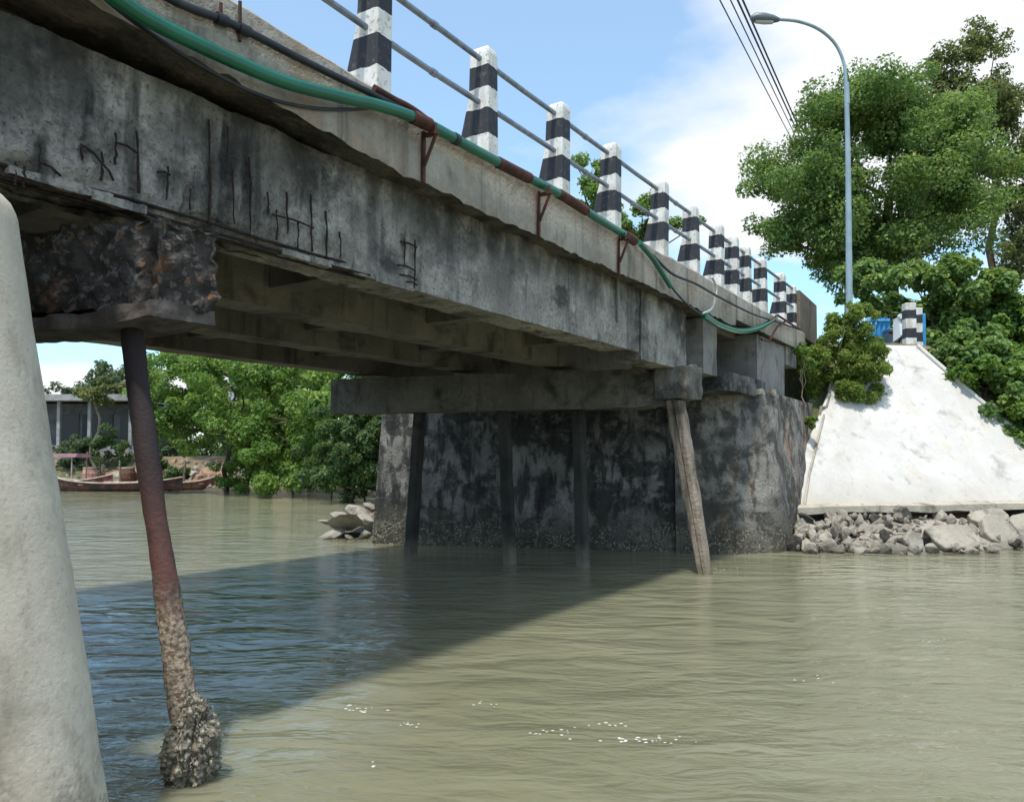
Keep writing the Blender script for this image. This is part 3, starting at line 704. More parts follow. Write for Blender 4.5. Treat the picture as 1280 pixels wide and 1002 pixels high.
def bracket(px, ya, yb, label):
    t = at(px, ya, X=.22); b_ = at(px, yb, X=.22); y = t[1]; z0 = t[2]; z1 = b_[2]
    e = empty('pipe_bracket', (.2, y, z0), label, 'bracket', 'rusty triangular pipe brackets on the bridge edge')
    MB().box(.212, .236, y-.015, y+.015, z1, z0+.02).build('upright', M['rust'], e)
    MB().box(.247, .37, y-.02, y+.02, z0-.03, z0-.004).build('arm', M['rust'], e)
    MB().tube([(.235, y, z1+(z0-z1)*.36), (.355, y, z0-.02)], .015, 6).build('brace', M['rust'], e)
    MB().tube([(.345, y, z0-.02), (.345, y, z0+.06)], .012, 6).build('bolt', M['rust'], e)
bracket(529, 168, 229, 'rusty triangular bracket nearest the camera, under the first brown coupling')
bracket(673, 242, 296, 'rusty triangular bracket in the middle, below the third tall banded post')
bracket(773, 298, 345, 'rusty triangular bracket where the straight green pipe ends')
e = empty('pipe_bracket', at(975, 398, X=.2), 'rusty bent bracket holding the far end of the slack green hose', 'bracket', 'rusty triangular pipe brackets on the bridge edge')
for P_ in ([(958, 404), (972, 394), (1000, 412)], [(962, 425), (972, 408), (984, 400)], [(952, 424), (964, 427)]):
    MB().tube([at(x, y, X=.3) for x, y in P_], .022, 6).build('arm', M['rust'], e)

# ------------------------------------------------------------------ white slope, toe and rubble
def onp(px, py, off=0):
    d = at(px, py, D=1.0)-CAM; t = ((bl+nrm*off-CAM)@nrm)/(d@nrm); return CAM+d*t
rv = empty('slope_revetment', (2.2, 18, .6), 'white concrete slope beside the bridge end above the rubble', 'slope paving')
outl = [(975, 637), (1000, 634), (1140, 632), (1280, 629), (1420, 626), (1400, 650), (1385, 640), (1280, 550), (1210, 488), (1147, 432), (1105, 430), (1030, 432), (985, 520)]
outl = [(975, 637), (1060, 633), (1140, 632), (1210, 630), (1280, 629), (1378, 627), (1280, 548), (1210, 487), (1147, 432), (1105, 430), (1030, 432), (985, 520)]
def slope_grid():
    # bilinear patch of the four corners, gently uneven, with thickness
    c00, c10, c11, c01 = onp(975, 637), onp(1385, 627), onp(1147, 432), onp(1060, 431)
    nu, nv = 60, 40; mb = MB()
    for s in (0, 1):
        for i in range(nu+1):
            for j in range(nv+1):
                u, v = i/nu, j/nv; p = (c00*(1-u)+c10*u)*(1-v)+(c01*(1-u)+c11*u)*v
                p = p + nrm*(.02*fbm(p, .7, 3)+.003*fbm(p, 5, 3) - s*.25)
                mb.v.append(tuple(p))
    K = (nu+1)*(nv+1); I = lambda s, i, j: s*K+i*(nv+1)+j
    for i in range(nu):
        for j in range(nv):
            mb.f.append((I(0, i, j), I(0, i+1, j), I(0, i+1, j+1), I(0, i, j+1))); mb.f.append((I(1, i, j), I(1, i, j+1), I(1, i+1, j+1), I(1, i+1, j)))
    for i in range(nu):
        for j in (0, nv): mb.f.append((I(0, i, j), I(0, i+1, j), I(1, i+1, j), I(1, i, j)))
    for j in range(nv):
        for i in (0, nu): mb.f.append((I(0, i, j), I(0, i, j+1), I(1, i, j+1), I(1, i, j)))
    mb.m = [0]*len(mb.f); return mb
slope_grid().build('facing_slab', M['white_slope'], rv, smooth=True)
tp = [onp(x, y, .02) for x, y in [(992, 634), (1040, 632), (1100, 631), (1160, 631), (1220, 629), (1290, 628)]]
hz = np.array([nrm[0], nrm[1], 0]); hz /= np.linalg.norm(hz)
mb = MB()
for k in range(len(tp)-1):
    for q in range(6):
        t0, t1 = q/6, (q+1)/6; a = tp[k]*(1-t0)+tp[k+1]*t0; b = tp[k]*(1-t1)+tp[k+1]*t1
        ra, rb = .06*fbm(a, 2, 4), .06*fbm(b, 2, 4); za, zb = .04*fbm(a+3, 2.5, 4), .04*fbm(b+3, 2.5, 4)
        A0, B0 = a+hz*(.16+ra), b+hz*(.16+rb); U = np.array([0, 0, 1])
        mb.hexa([A0-U*(.13+za), a-hz*.3-U*.12, b-hz*.3-U*.12, B0-U*(.13+zb), A0+U*.0, a-hz*.06+U*.05, b-hz*.06+U*.05, B0+U*.0])
mb.build('toe_beam', M['toe'], rv)
MB().tube([onp(1004, 640, .03), onp(1012, 590, .03), onp(1030, 518, .03)], .022, 8).build('drain_pipe', M['toe'], rv, smooth=True)
MB().tube([onp(1147, 432, .02), onp(1210, 487, .02), onp(1290, 556, .02)], .05, 8).build('edge_kerb', M['white_slope'], rv, smooth=True)

# rubble between the slope and the water
def rock_mesh(name, seed, sub=2, mat='rubble', flat=1.0, rough=.35):
    bm = bmesh.new(); bmesh.ops.create_icosphere(bm, subdivisions=sub, radius=1); r = random.Random(seed)
    pl = [(Vector((r.gauss(0, 1), r.gauss(0, 1), r.gauss(0, 1))).normalized(), r.uniform(.38, .85)) for _ in range(15)]
    for v in bm.verts:
        for n, d in pl:
            h = v.co.dot(n)-d
            if h > 0: v.co -= n*h*.92
        v.co *= 1+rough*.3*mnoise.noise(v.co*2.3+Vector((seed, 0, 0))); v.co.z *= flat
    me = bpy.data.meshes.new(name); bm.to_mesh(me); bm.free(); me.materials.append(M[mat]); return me
RK = [rock_mesh('stone', s, 2) for s in range(6)]; RKD = [rock_mesh('stone', 20+s, 2, 'rubble_dark') for s in range(3)]
rb = empty('rubble_bank', (2, 15.8, 0), 'grey broken rubble stones piled along the foot of the white slope', 'rubble')
rr_ = random.Random(11)
def put(me, name, p, s, parent=None, rot=None):
    o = bpy.data.objects.new(name, me); COL.objects.link(o)
    if parent is not None: o.parent = parent; p = Vector(p)-parent.location
    o.location = p; o.scale = s; o.rotation_euler = rot or (rr_.uniform(0, 6.3), rr_.uniform(0, 6.3), rr_.uniform(0, 6.3)); return o
sh = [at(x, y, Z=0) for x, y in [(995, 691), (1060, 691), (1110, 692), (1150, 693), (1200, 692), (1280, 689), (1350, 689)]]
tb = [q+hz*.08-np.array([0, 0, .14]) for q in [onp(x, y) for x, y in [(990, 636), (1045, 635), (1090, 634), (1140, 633), (1205, 632), (1280, 630), (1350, 630)]]]
def bank(u, v):
    u = min(max(u, 0), .9999)*(len(sh)-1); i = int(u); t = u-i
    a = sh[i]*(1-t)+sh[i+1]*t; b = tb[i]*(1-t)+tb[i+1]*t; return a*(1-v)+b*v
mb = MB(); nu, nv = 60, 10
for i in range(nu+1):
    for j in range(nv+1):
        p = bank(i/nu, j/nv*1.15-.15 if j else -.35); p = p+np.array([0, 0, -.10+.05*fbm(p, 2, 3)]); mb.v.append(tuple(p))
for i in range(nu):
    for j in range(nv): a = i*(nv+1)+j; mb.f.append((a, a+nv+1, a+nv+2, a+1)); mb.m.append(0)
mb.build('earth_bed', M['rubble'], rb, smooth=True)
for k in range(290):
    u = rr_.random()*.47 if k < 235 else rr_.uniform(.47, .95); v = rr_.uniform(-.02, 1.0); s = (.05+.13*rr_.random()**2)*(1.15 if v < .3 else 1)
    p = bank(u, v)
    put(RKD[k % 3] if rr_.random() < .10 else RK[k % 6], 'stone', p+np.array([0, 0, .01]), (s*1.3, s, s*.8), rb)
def slab_chunk(name, label, px, py, w_, h_, th, tilt, D, mat, seed, group='broken concrete slabs at the water edge'):
    """broken slab: irregular polygon prism leaning back on the bank"""
    r = random.Random(seed); n = 9; c = at(px, py, D=D)
    ang = sorted([2*math.pi*(i+r.uniform(-.28, .28))/n for i in range(n)])
    pts = [(math.copysign(abs(math.cos(a))**.62, math.cos(a))*w_/2*r.uniform(.86, 1.05), math.copysign(abs(math.sin(a))**.62, math.sin(a))*h_/2*r.uniform(.86, 1.05)) for a in ang]
    ax = Vector(_R)*math.cos(tilt[1])+Vector((0, 0, 1))*math.sin(tilt[1]); back = Vector(_F0)
    ay = (Vector((0, 0, 1))*math.cos(tilt[0])+back*math.sin(tilt[0])); ay = (ay-ax*ay.dot(ax)).normalized(); az = ax.cross(ay)
    if az.dot(Vector(_F0)) > 0: az = -az
    mb = MB(); ring = []
    for dz, sc in ((-th/2, .96), (th*.35, 1.0), (th/2, .95)): ring.append([Vector(c)+ax*x*sc+ay*y*sc+az*(dz+.03*fbm((x*3, y*3, seed), 1, 3)) for x, y in pts])
    loft(ring, mb); o = mb.build(name, M[mat]); bevel(o, .012, 1)
    return tag(o, label, 'concrete slab' if mat == 'slab' else 'boulder', group)
slab_chunk('broken_slab', 'largest flat broken concrete slab leaning on the rubble by the water', 1192, 673, 1.0, .62, .18, (.8, .0), 14.2, 'slab', 1)
slab_chunk('broken_slab', 'tilted broken slab just right of the largest slab', 1247, 665, .72, .66, .16, (.6, -.35), 14.75, 'slab', 2)
slab_chunk('broken_slab', 'upper broken slab under the white slope near the right edge', 1236, 647, .8, .36, .16, (.8, .1), 15.3, 'slab', 3)
slab_chunk('broken_slab', 'broken slab cut off by the right edge of the picture', 1286, 660, .62, .66, .16, (.6, .25), 15.1, 'slab', 4)
slab_chunk('broken_slab', 'small pale slab standing on edge left of the largest slab', 1141, 677, .40, .42, .11, (.45, -.7), 13.95, 'slab', 5)
def boulder(label, px, py, D, s, mat=0, group='boulders in the rubble'):
    o = put((RKD if mat else RK)[int(px) % 3], 'boulder', at(px, py, D=D), s); return tag(o, label, 'boulder', group)
boulder('dark wet boulder at the waterline between rubble and small pale slab', 1129, 686, 13.95, (.22, .16, .17), 1)
boulder('dark boulder tucked against the abutment at the top of the rubble', 1007, 647, 14.9, (.17, .17, .15), 1)
boulder('dark pair boulder at the water edge, left one', 1049, 682, 14.1, (.16, .14, .12), 1)
boulder('dark pair boulder at the water edge, right one', 1066, 683, 14.15, (.14, .13, .12), 1)
boulder('grey boulder under the toe of the white slope above the largest slab', 1172, 644, 15.6, (.2, .18, .2), 0)
boulder('dark angular stone under the slope at the right picture edge', 1274, 637, 16.0, (.25, .18, .13), 1)

# rocks left of the abutment
for k, (px, py, D, s, lab) in enumerate([(432, 655, 16.6, (.85, .5, .22), 'long pale rock slab left of the dark abutment'), (446, 640, 17.4, (.55, .4, .25), 'pale rock on top of the heap left of the abutment'), (415, 668, 16.3, (.55, .3, .12), 'low flat rock in the water at the heap foot'),
        (455, 652, 17.2, (.42, .4, .3), 'pale rock touching the abutment left side'), (458, 668, 16.4, (.35, .3, .2), 'brownish rock at the abutment foot'), (405, 652, 17.0, (.34, .25, .12), 'small low rock at the left end of the heap'), (438, 672, 16.2, (.3, .25, .1), 'smallest wet rock in front of the heap'), (462, 634, 17.6, (.35, .3, .18), 'rock at the top right corner of the heap'), (424, 645, 17.5, (.4, .3, .2), 'rounded rock at the top left of the heap')]):
    me = rock_mesh('river_rock', 40+k, 3, 'rubble', .8)
    tag(put(me, 'river_rock', at(px, py, D=D), tuple(q*.74 for q in s), rot=(rr_.uniform(-.5, .5), rr_.uniform(-.6, .6), rr_.uniform(0, 6))), lab, 'rock', 'rocks beside the far abutment')
for k, (px, py, D, s) in enumerate([(440, 662, 16.7, (1.0, .9, .35))]):
    tag(put(rock_mesh('river_rock', 60+k, 3, 'rubble_dark', .8), 'river_rock', at(px+8, py+8, D=17.0), tuple(q*.62 for q in s), rot=(0, 0, .4)), 'dark wet rock bedded beneath the pale heap', 'rock', 'rocks beside the far abutment')

# ------------------------------------------------------------------ vegetation
def leaf_mesh(name, clumps, n, size, rng, mat, parent, up=.5, aspect=.55, droop=0.0, flat=1.0):
    """many small folded leaves in clumps; clumps: (centre, radius)"""
    C = np.array([c for c, r in clumps]); Rr = np.array([r for c, r in clumps]); wgt = Rr**2; wgt = wgt/wgt.sum()
    idx = rng.choice(len(C), n, p=wgt)
    d = rng.normal(size=(n, 3)); d /= np.linalg.norm(d, axis=1)[:, None]
    rad = Rr[idx]*rng.uniform(.25, 1.0, n)**.5*rng.uniform(.8, 1.12, n)
    off = d*rad[:, None]; off[:, 2] *= flat*.8
    P = C[idx]+off
    N = d*.8+rng.normal(size=(n, 3))*.6+np.array([0, 0, up]); N /= np.linalg.norm(N, axis=1)[:, None]
    A = rng.normal(size=(n, 3))+d*.7; A[:, 2] -= droop; A -= N*(A*N).sum(1)[:, None]; A /= np.linalg.norm(A, axis=1)[:, None]
    B = np.cross(N, A); s = size*rng.uniform(.55, 1.35, n)[:, None]; wd = s*aspect*.5
    v0 = P-A*s*.5; v1 = P+B*wd+N*s*.08; v2 = P+A*s*.5-N*s*.1; v3 = P-B*wd+N*s*.08
    V = np.stack([v0, v1, v2, v3], 1).reshape(-1, 3)
    me = bpy.data.meshes.new(name); me.vertices.add(4*n); me.vertices.foreach_set('co', V.astype('f').ravel())
    q = (np.arange(n)*4)[:, None]; T = np.concatenate([q+np.array([0, 1, 2]), q+np.array([0, 2, 3])], 1).reshape(-1, 3).astype('i')
    me.loops.add(T.size); me.loops.foreach_set('vertex_index', T.ravel()); me.polygons.add(len(T))
    me.polygons.foreach_set('loop_start', np.arange(0, T.size, 3, dtype='i')); me.update(calc_edges=True)
    tint = np.clip(rng.normal(.45, .2, n)+rng.normal(0, .14, len(C))[idx], 0, 1)
    at_ = me.attributes.new('tint', 'FLOAT', 'POINT'); at_.data.foreach_set('value', np.repeat(tint, 4).astype('f'))
    me.materials.append(M[mat]); o = bpy.data.objects.new(name, me); COL.objects.link(o); o.parent = parent; o.location = -parent.location
    return o
def clumps_in(blobs, dens, rng, r0, r1, shell=.55):
    out = []
    for (c, rad) in blobs:
        c = np.array(c); rad = np.array(rad); n = max(3, int(dens*rad[0]*rad[2]))
        for _ in range(n):
            d = rng.normal(size=3); d /= np.linalg.norm(d); t = rng.uniform(shell, 1.0) if rng.random() < .8 else rng.uniform(.95, 1.25)
            out.append((c+d*rad*t, rng.uniform(r0, r1)))
    return out
def tree(name, label, base, blobs, leaves, size, mat, bark='bark', tr=.2, group=None, cat='tree', dens=3.0, cr_=(.35, .8), seed=1, shell=.5, trunk_top=None, limbs=14, up=.5, aspect=.55, droop=0., stems=None):
    rng = np.random.default_rng(seed); base = np.array(base, float)
    e = empty(name, base, label, cat, group)
    cl = clumps_in(blobs, dens, rng, cr_[0], cr_[1], shell)
    leaf_mesh('crown', cl, leaves, size, rng, mat, e, up=up, aspect=aspect, droop=droop)
    mb = MB(); ctr = np.mean([np.array(c) for c, r in blobs], 0)
    fork = np.array(trunk_top) if trunk_top is not None else base*.45+ctr*.55
    def limb(a, b, r0, r1, k):
        pts = []; rs = []; n = 7; w_ = np.linalg.norm(b-a)*.07
        for i in range(n+1):
            t = i/n; p = a*(1-t)+b*t; p = p+np.array([fbm((t*2, k, 0), 1.3), fbm((t*2, k, 5), 1.3), fbm((t*2, k, 9), 1.3)])*w_*math.sin(t*math.pi)*2.2
            pts.append(p); rs.append(r0*(1-t)+r1*t)
        mb.tube(pts, rs, 7)
    for s in (stems or [base]):
        s = np.array(s, float); limb(s-np.array([0, 0, .3]), fork, tr, tr*.7, seed)
    for k in range(limbs):
        c = cl[rng.integers(len(cl))][0]; st = fork if k < 6 else fork*.6+c*.4*rng.uniform(.3, .9)+fork*0
        st = fork + (c-fork)*0 if k < 8 else fork+(cl[rng.integers(len(cl))][0]-fork)*.0
        limb(np.array(fork), c, tr*rng.uniform(.3, .55), tr*.08, k+seed*10)
    mb.build('trunk', M[bark], e, smooth=True)
    return e
def blob(px, py, D, rx, ry, rz): return (at(px, py, D=D), (rx, ry, rz))
def gz(p): return float(height(p[0], p[1]))
def ground_at(px, D, dz=0):
    p = at(px, 600, D=D); p[2] = gz(p)+dz; return p

# right bank: broad dark tree behind the lamp, tall sparse tree, shrubs
D = 31
tree('broadleaf_tree', 'big round dense green tree right behind the street lamp', ground_at(1110, D), [blob(1105, 225, D, 4.2, 3.5, 3.3), blob(1010, 225, D, 1.9, 2.4, 1.7), blob(1030, 285, D, 2.4, 2.4, 1.9), blob(1190, 220, D, 1.9, 2.6, 2.6), blob(1090, 145, D, 2.2, 2.2, 1.3), blob(1155, 150, D, 1.8, 2.2, 1.3), blob(1100, 320, D, 2.6, 2.4, 1.2), blob(962, 228, D, .9, 1.0, .8), blob(975, 290, D, .9, .9, .7), blob(1060, 130, D, 1.6, 1.6, .8)],
     125000, .155, 'leaf_tree', tr=.32, dens=12, cr_=(.35, .95), seed=5, shell=.45, trunk_top=at(1120, 320, D=D), limbs=26)
D = 36
tree('tall_tree', 'tall thin-topped olive tree behind the dense tree at the right edge', ground_at(1236, D), [blob(1236, 52, D, 1.1, .8, .8), blob(1200, 70, D, 1.2, .8, .6), blob(1168, 75, D, .5, .5, .3), blob(1255, 110, D, 1.1, 1, .7), blob(1190, 105, D, 1.6, 1, .8), blob(1270, 175, D, 1.5, 1.4, 2.2), blob(1290, 255, D, 1.5, 1.2, 2.2), blob(1275, 320, D, 1.5, 1.2, 1.2), blob(1215, 145, D, 1.8, 1.4, 1.2)],
     26000, .18, 'leaf_olive', tr=.2, dens=16, cr_=(.25, .7), seed=8, trunk_top=at(1244, 225, D=D), limbs=26, shell=.3)
D = 25
tree('broadleaf_shrub', 'large-leaved pale green shrub tree below the big tree, right of the lamp', ground_at(1160, D), [blob(1150, 360, D, 2.0, 1.8, .9), blob(1100, 345, D, .9, 1.0, .5), blob(1210, 395, D, 1.8, 1.8, 1.3), blob(1180, 430, D, 1.3, 1.4, 1.3), blob(1245, 400, D, 1.3, 1.4, 1.0)],
     34000, .18, 'leaf_tree', tr=.12, dens=20, cr_=(.25, .5), seed=11, cat='shrub', aspect=.7, up=.9)
D = 22.5
tree('creeper_shrub', 'bright tangle of creeper leaves right of the white slope', ground_at(1250, D), [blob(1240, 470, D, 1.1, 1.2, .9), blob(1290, 440, D, 1.2, 1.2, 1.3), blob(1270, 520, D, .9, 1.0, .7), blob(1195, 455, D+.8, .6, .7, .9), blob(1320, 520, D, 1.2, 1.2, 1.0)],
     20000, .16, 'leaf_bright', tr=.06, dens=24, cr_=(.18, .42), seed=13, cat='shrub', aspect=.8, up=.9)
D = 24
tree('creeper_shrub', 'darker leafy shrub hanging over the right picture edge', ground_at(1300, D), [blob(1290, 370, D, 1.3, 1.2, 1.0), blob(1330, 450, D, 1.6, 1.4, 1.5)], 7000, .2, 'leaf_bright', tr=.08, dens=12, cr_=(.25, .5), seed=14, cat='shrub', aspect=.75, up=.9)
for k, (px, py, D_, r_, lab) in enumerate([(1172, 448, 21.6, .55, 'low creeper clump along the upper edge of the white slope'), (1205, 478, 21.0, .6, 'creeper clump halfway down the white slope edge'), (1238, 505, 20.4, .62, 'creeper clump low on the white slope edge'), (1268, 535, 19.8, .6, 'creeper clump lowest on the white slope edge'), (1300, 555, 19.4, .7, 'creeper clump at the right picture edge above the slope')]):
    d1_ = at(px+12, py-4, D=1.0)-CAM; c_ = CAM+d1_*(((bl-CAM)@nrm)/(d1_@nrm)); g_ = c_.copy(); g_[2] -= .5
    tree('creeper_shrub', lab, g_, [(c_, (r_, r_, r_*.8)), (c_+np.array([.5, .5, .25]), (r_*1.1, r_, r_*.9)), (c_+np.array([.9, .2, -.2]), (r_, r_, r_*.8))], 5200, .125, 'leaf_bright' if k % 2 else 'leaf_tree', tr=.03, dens=60, cr_=(.14, .3), seed=120+k, cat='shrub', aspect=.8, up=.9, limbs=6, group='creepers along the white slope')
# bush growing out of the abutment corner
D = 17.6
tree('wall_bush', 'upright yellow-green bush growing from the top of the white slope by the bridge end', onp(1020, 522, 0), [blob(1064, 402, D, .52, .4, .5), blob(1052, 440, D, .78, .5, .66), blob(1078, 448, D, .52, .45, .66), blob(1045, 485, D, .6, .4, .46), blob(1080, 478, D, .42, .35, .5), blob(1016, 450, D-.3, .2, .2, .35)],
     30000, .10, 'leaf_bush', bark='bark_pale', tr=.035, dens=120, cr_=(.07, .23), seed=17, cat='bush', aspect=.38, up=.2, limbs=24, trunk_top=at(1043, 470, D=D))
tree('wall_weed', 'pale sprig of weed beside the dark boards under the bridge end', at(1003, 540, D=16.6), [blob(1006, 450, 16.6, .14, .14, .28), blob(1000, 436, 16.6, .16, .14, .12)], 700, .07, 'leaf_bright', bark='bark_pale', tr=.018, dens=260, cr_=(.05, .1), seed=18, cat='weed', aspect=.4, limbs=6)
tree('wall_weed', 'low dry tuft on the left edge of the white slope', onp(1008, 540, 0), [blob(1010, 528, 16.4, .22, .16, .1)], 500, .08, 'leaf_bush', tr=.012, dens=200, cr_=(.06, .1), seed=19, cat='weed', aspect=.35, limbs=4)

# trees beyond the deck seen between the railing posts
D = 38
tree('feathery_tree', 'light green tree showing between the railing posts above the deck', ground_at(745, D), [blob(738, 215, D, .7, .8, .9), blob(742, 255, D, 1.0, 1, 1.2), blob(735, 300, D, 1.5, 1.2, 1.2)], 6500, .2, 'leaf_bright', tr=.14, dens=9, cr_=(.3, .55), seed=23, group='trees beyond the deck', trunk_top=at(742, 300, D=D))
tree('feathery_tree', 'lower green tree right of the light green one beyond the deck', ground_at(800, 40), [blob(798, 275, 40, 1.5, 1.2, .9), blob(815, 250, 40, .8, .8, .6), blob(780, 300, 40, 1.4, 1.2, 1.0), blob(855, 275, 40, .9, .8, .5)], 6500, .2, 'leaf_bright', tr=.14, dens=9, cr_=(.3, .55), seed=24, group='trees beyond the deck', trunk_top=at(800, 320, D=40))

# left bank seen under the bridge
D = 33
tree('mangrove_tree', 'broad bright green mangrove tree leaning over the water under the bridge', ground_at(285, 39), [blob(300, 500, D+3, 2.6, 2.2, 1.8), blob(230, 480, D+4, 2.0, 1.8, 1.8), blob(215, 530, D+4, 1.5, 1.5, 1.3), blob(360, 480, D+2, 2.0, 1.8, 1.3), blob(350, 550, D+1, 1.8, 1.6, 1.2), blob(400, 500, D, 1.5, 1.5, 1.2), blob(360, 595, D, 1.3, 1.2, .6), blob(320, 535, D+2, 1.6, 1.5, 1.2)],
     46000, .19, 'leaf_bright', tr=.14, dens=11, cr_=(.32, .65), seed=31, trunk_top=at(290, 545, D=38), limbs=26)
D = 29
tree('mangrove_tree', 'darker dense mangrove bush against the abutment side', ground_at(440, 30, .0), [blob(440, 545, D, 1.5, 1.3, 1.1), blob(460, 510, D, 1.2, 1.2, 1.2), blob(415, 575, D, 1.1, 1.1, .8), blob(455, 580, D, 1.2, 1.2, .8), blob(480, 550, D, 1.2, 1.2, 1.4)],
     22000, .16, 'leaf_dark', tr=.08, dens=14, cr_=(.25, .45), seed=33, limbs=20)
tree('mangrove_tree', 'back mangrove crown filling the gap below the girder', ground_at(390, 42), [blob(300, 455, 44, 2.4, 2, 1.4), blob(380, 455, 42, 2.6, 2, 1.4), blob(450, 460, 40, 2.2, 2, 1.5), blob(240, 440, 46, 2, 2, 1.1)], 22000, .24, 'leaf_tree', tr=.14, dens=7, cr_=(.4, .75), seed=34)
tree('sapling', 'slim pole-like sapling in front of the low house', ground_at(120, 43.5), [blob(112, 492, 43.5, .9, .8, .45), blob(130, 505, 43.5, .7, .7, .4), blob(140, 478, 43.5, .7, .7, .5)], 1500, .2, 'leaf_olive', bark='bark_pale', tr=.09, dens=10, cr_=(.25, .45), seed=35, trunk_top=at(117, 500, D=43.5), limbs=8)
for k, (px, py, r, lab) in enumerate([(75, 487, 1.5, 'hazy far tree just right of the pale block'), (98, 482, 1.0, 'small pointed far tree behind the house roof'), (118, 472, 1.6, 'medium far tree behind the house roof'), (140, 462, 1.8, 'tallest far tree left of the steel pile'), (165, 470, 2.0, 'far tree hidden partly by the steel pile')]):
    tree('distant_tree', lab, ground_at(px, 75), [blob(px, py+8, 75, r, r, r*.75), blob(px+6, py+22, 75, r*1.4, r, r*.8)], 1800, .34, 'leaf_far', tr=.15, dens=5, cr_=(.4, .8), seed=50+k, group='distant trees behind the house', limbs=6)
for k, (px, py, D, r, lab) in enumerate([(205, 520, 54, 3.2, 'leafy tree filling the gap right of the steel pile'), (265, 545, 52, 3.0, 'leafy tree behind the mangrove trunk'), (330, 560, 50, 3.0, 'low leafy tree behind the mangrove at the bank'), (400, 545, 46, 3.0, 'leafy tree behind the dark mangrove bush'), (460, 540, 44, 3.0, 'leafy tree just showing left of the abutment')]):
    tree('bank_tree', lab, ground_at(px, D), [blob(px, py, D, r, r*.8, r*.75), blob(px+18, py-35, D, r*.7, r*.7, r*.6), blob(px-16, py+20, D, r*.8, r*.7, r*.5)], 9000, .26, 'leaf_tree', tr=.14, dens=5, cr_=(.4, .8), seed=90+k, group='leafy trees along the far bank', limbs=8)
for k, (px, py, D, r, m_, lab) in enumerate([(310, 592, 38, 1.5, 'leaf_bright', 'low mangrove scrub drooping to the water in the middle'), (365, 590, 35, 1.6, 'leaf_bright', 'brightest mangrove scrub touching the water'), (415, 590, 32, 1.4, 'leaf_dark', 'dark mangrove scrub touching the water'), (455, 595, 30, 1.3, 'leaf_dark', 'dark scrub tucked against the abutment corner')]):
    c_ = at(px, py, D=D); g_ = ground_at(px, D+1)
    tree('mangrove_scrub', lab, g_, [(c_, (r, r*.8, r*.6)), (c_+np.array([.5, .3, .6]), (r*.8, r*.7, r*.6)), (c_+np.array([-.6, -.1, .4]), (r*.7, r*.7, r*.5))], 5500, .16, m_, tr=.05, dens=16, cr_=(.22, .45), seed=140+k, cat='shrub', group='mangrove scrub along the far bank', limbs=10)
for k, (px, D, r) in enumerate([(82, 44, 1.0), (104, 44, 1.25), (134, 44, 1.3), (95, 45, .6), (190, 43, .9), (215, 41, .8)]):
    g_ = ground_at(px, D)
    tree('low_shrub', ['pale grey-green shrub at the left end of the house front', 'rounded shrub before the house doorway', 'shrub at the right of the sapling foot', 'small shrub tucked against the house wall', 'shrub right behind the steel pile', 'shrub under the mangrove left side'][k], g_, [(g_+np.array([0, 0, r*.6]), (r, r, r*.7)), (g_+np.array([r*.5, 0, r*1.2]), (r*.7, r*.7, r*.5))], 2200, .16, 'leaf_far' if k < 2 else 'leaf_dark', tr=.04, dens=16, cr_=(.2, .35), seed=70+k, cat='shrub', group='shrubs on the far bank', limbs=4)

# ------------------------------------------------------------------ far-bank house
def frame_at(px, D):     # local axes facing the camera at that spot
    p = ground_at(px, D); return p, Vector(_R), Vector(_F0)
def obox(mb, o, u, v, x0, x1, y0, y1, z0, z1):
    o = Vector(o); f = lambda x, y, z: o+u*x+v*y+Vector((0, 0, z))
    return mb.hexa([f(x0, y0, z0), f(x1, y0, z0), f(x1, y1, z0), f(x0, y1, z0), f(x0, y0, z1), f(x1, y0, z1), f(x1, y1, z1), f(x0, y1, z1)])
hw = simple('house_plaster', (.15, .16, .175), (.10, .105, .115), 2, .9); hroof = simple('house_roof_edge', (.62, .65, .60), (.5, .53, .49), 3, .7)
hdark = simple('dark_opening', (.02, .024, .032), None, rough=.3); hwhite = simple('white_post_paint', (.34, .35, .35), (.24, .25, .25), 4, .8)
o_, u_, v_ = frame_at(110, 47); o_[2] = 1.9
house = empty('riverside_house', o_, 'low grey house with pale flat roof edge on the far bank', 'house')
def hb(name, mat, par, *a): return obox(MB(), o_, u_, v_, *a).build(name, mat, par)
hb('wall', hw, house, -6, 3.2, .3, 5, 0, 3.05)
hb('plinth', hwhite, house, -6, 3.6, -1.2, .29, 0, .5)
rf = hb('roof', hroof, house, -7, 3.2, -1.7, 6, 3.18, 3.42)
hb('fascia_board', hwhite, rf, -7, 3.2, -1.76, -1.71, 3.1, 3.46)
for x in (-5.2, -3.2, -1.2, .6, 3.0): hb('porch_post', hwhite, house, x, x+.18, -1.3, -1.12, .5, 3.17)
for x0, x1, z0 in ((-4.8, -3.4, .5), (-1.9, -.75, .2), (.8, 1.3, .2), (1.75, 2.9, .5), (-.55, .35, .9)):
    wdo = hb('window', hdark, house, x0, x1, .24, .29, z0, 2.4)
    hb('lintel', hw, wdo, x0-.08, x1+.08, .18, .235, 2.42, 2.55)
o_, u_, v_ = frame_at(322, 58); o_[2] = 2.0
shed = empty('hillside_shed', o_, 'small pale blue building glimpsed through the mangrove leaves', 'building')
hb('wall', simple('shed_wall', (.5, .55, .62), (.38, .42, .5), 2, .9), shed, -2.2, 2.2, 0, 4, 0, 5.8)
hb('roof', hroof, shed, -2.6, 2.6, -.5, 4.5, 5.85, 6.1)
for x0, z0 in ((-1.5, 3.2), (.3, 3.2), (-1.5, 1), (.3, 1)): hb('window', hdark, shed, x0, x0+1.1, -.05, -.005, z0, z0+1.5)

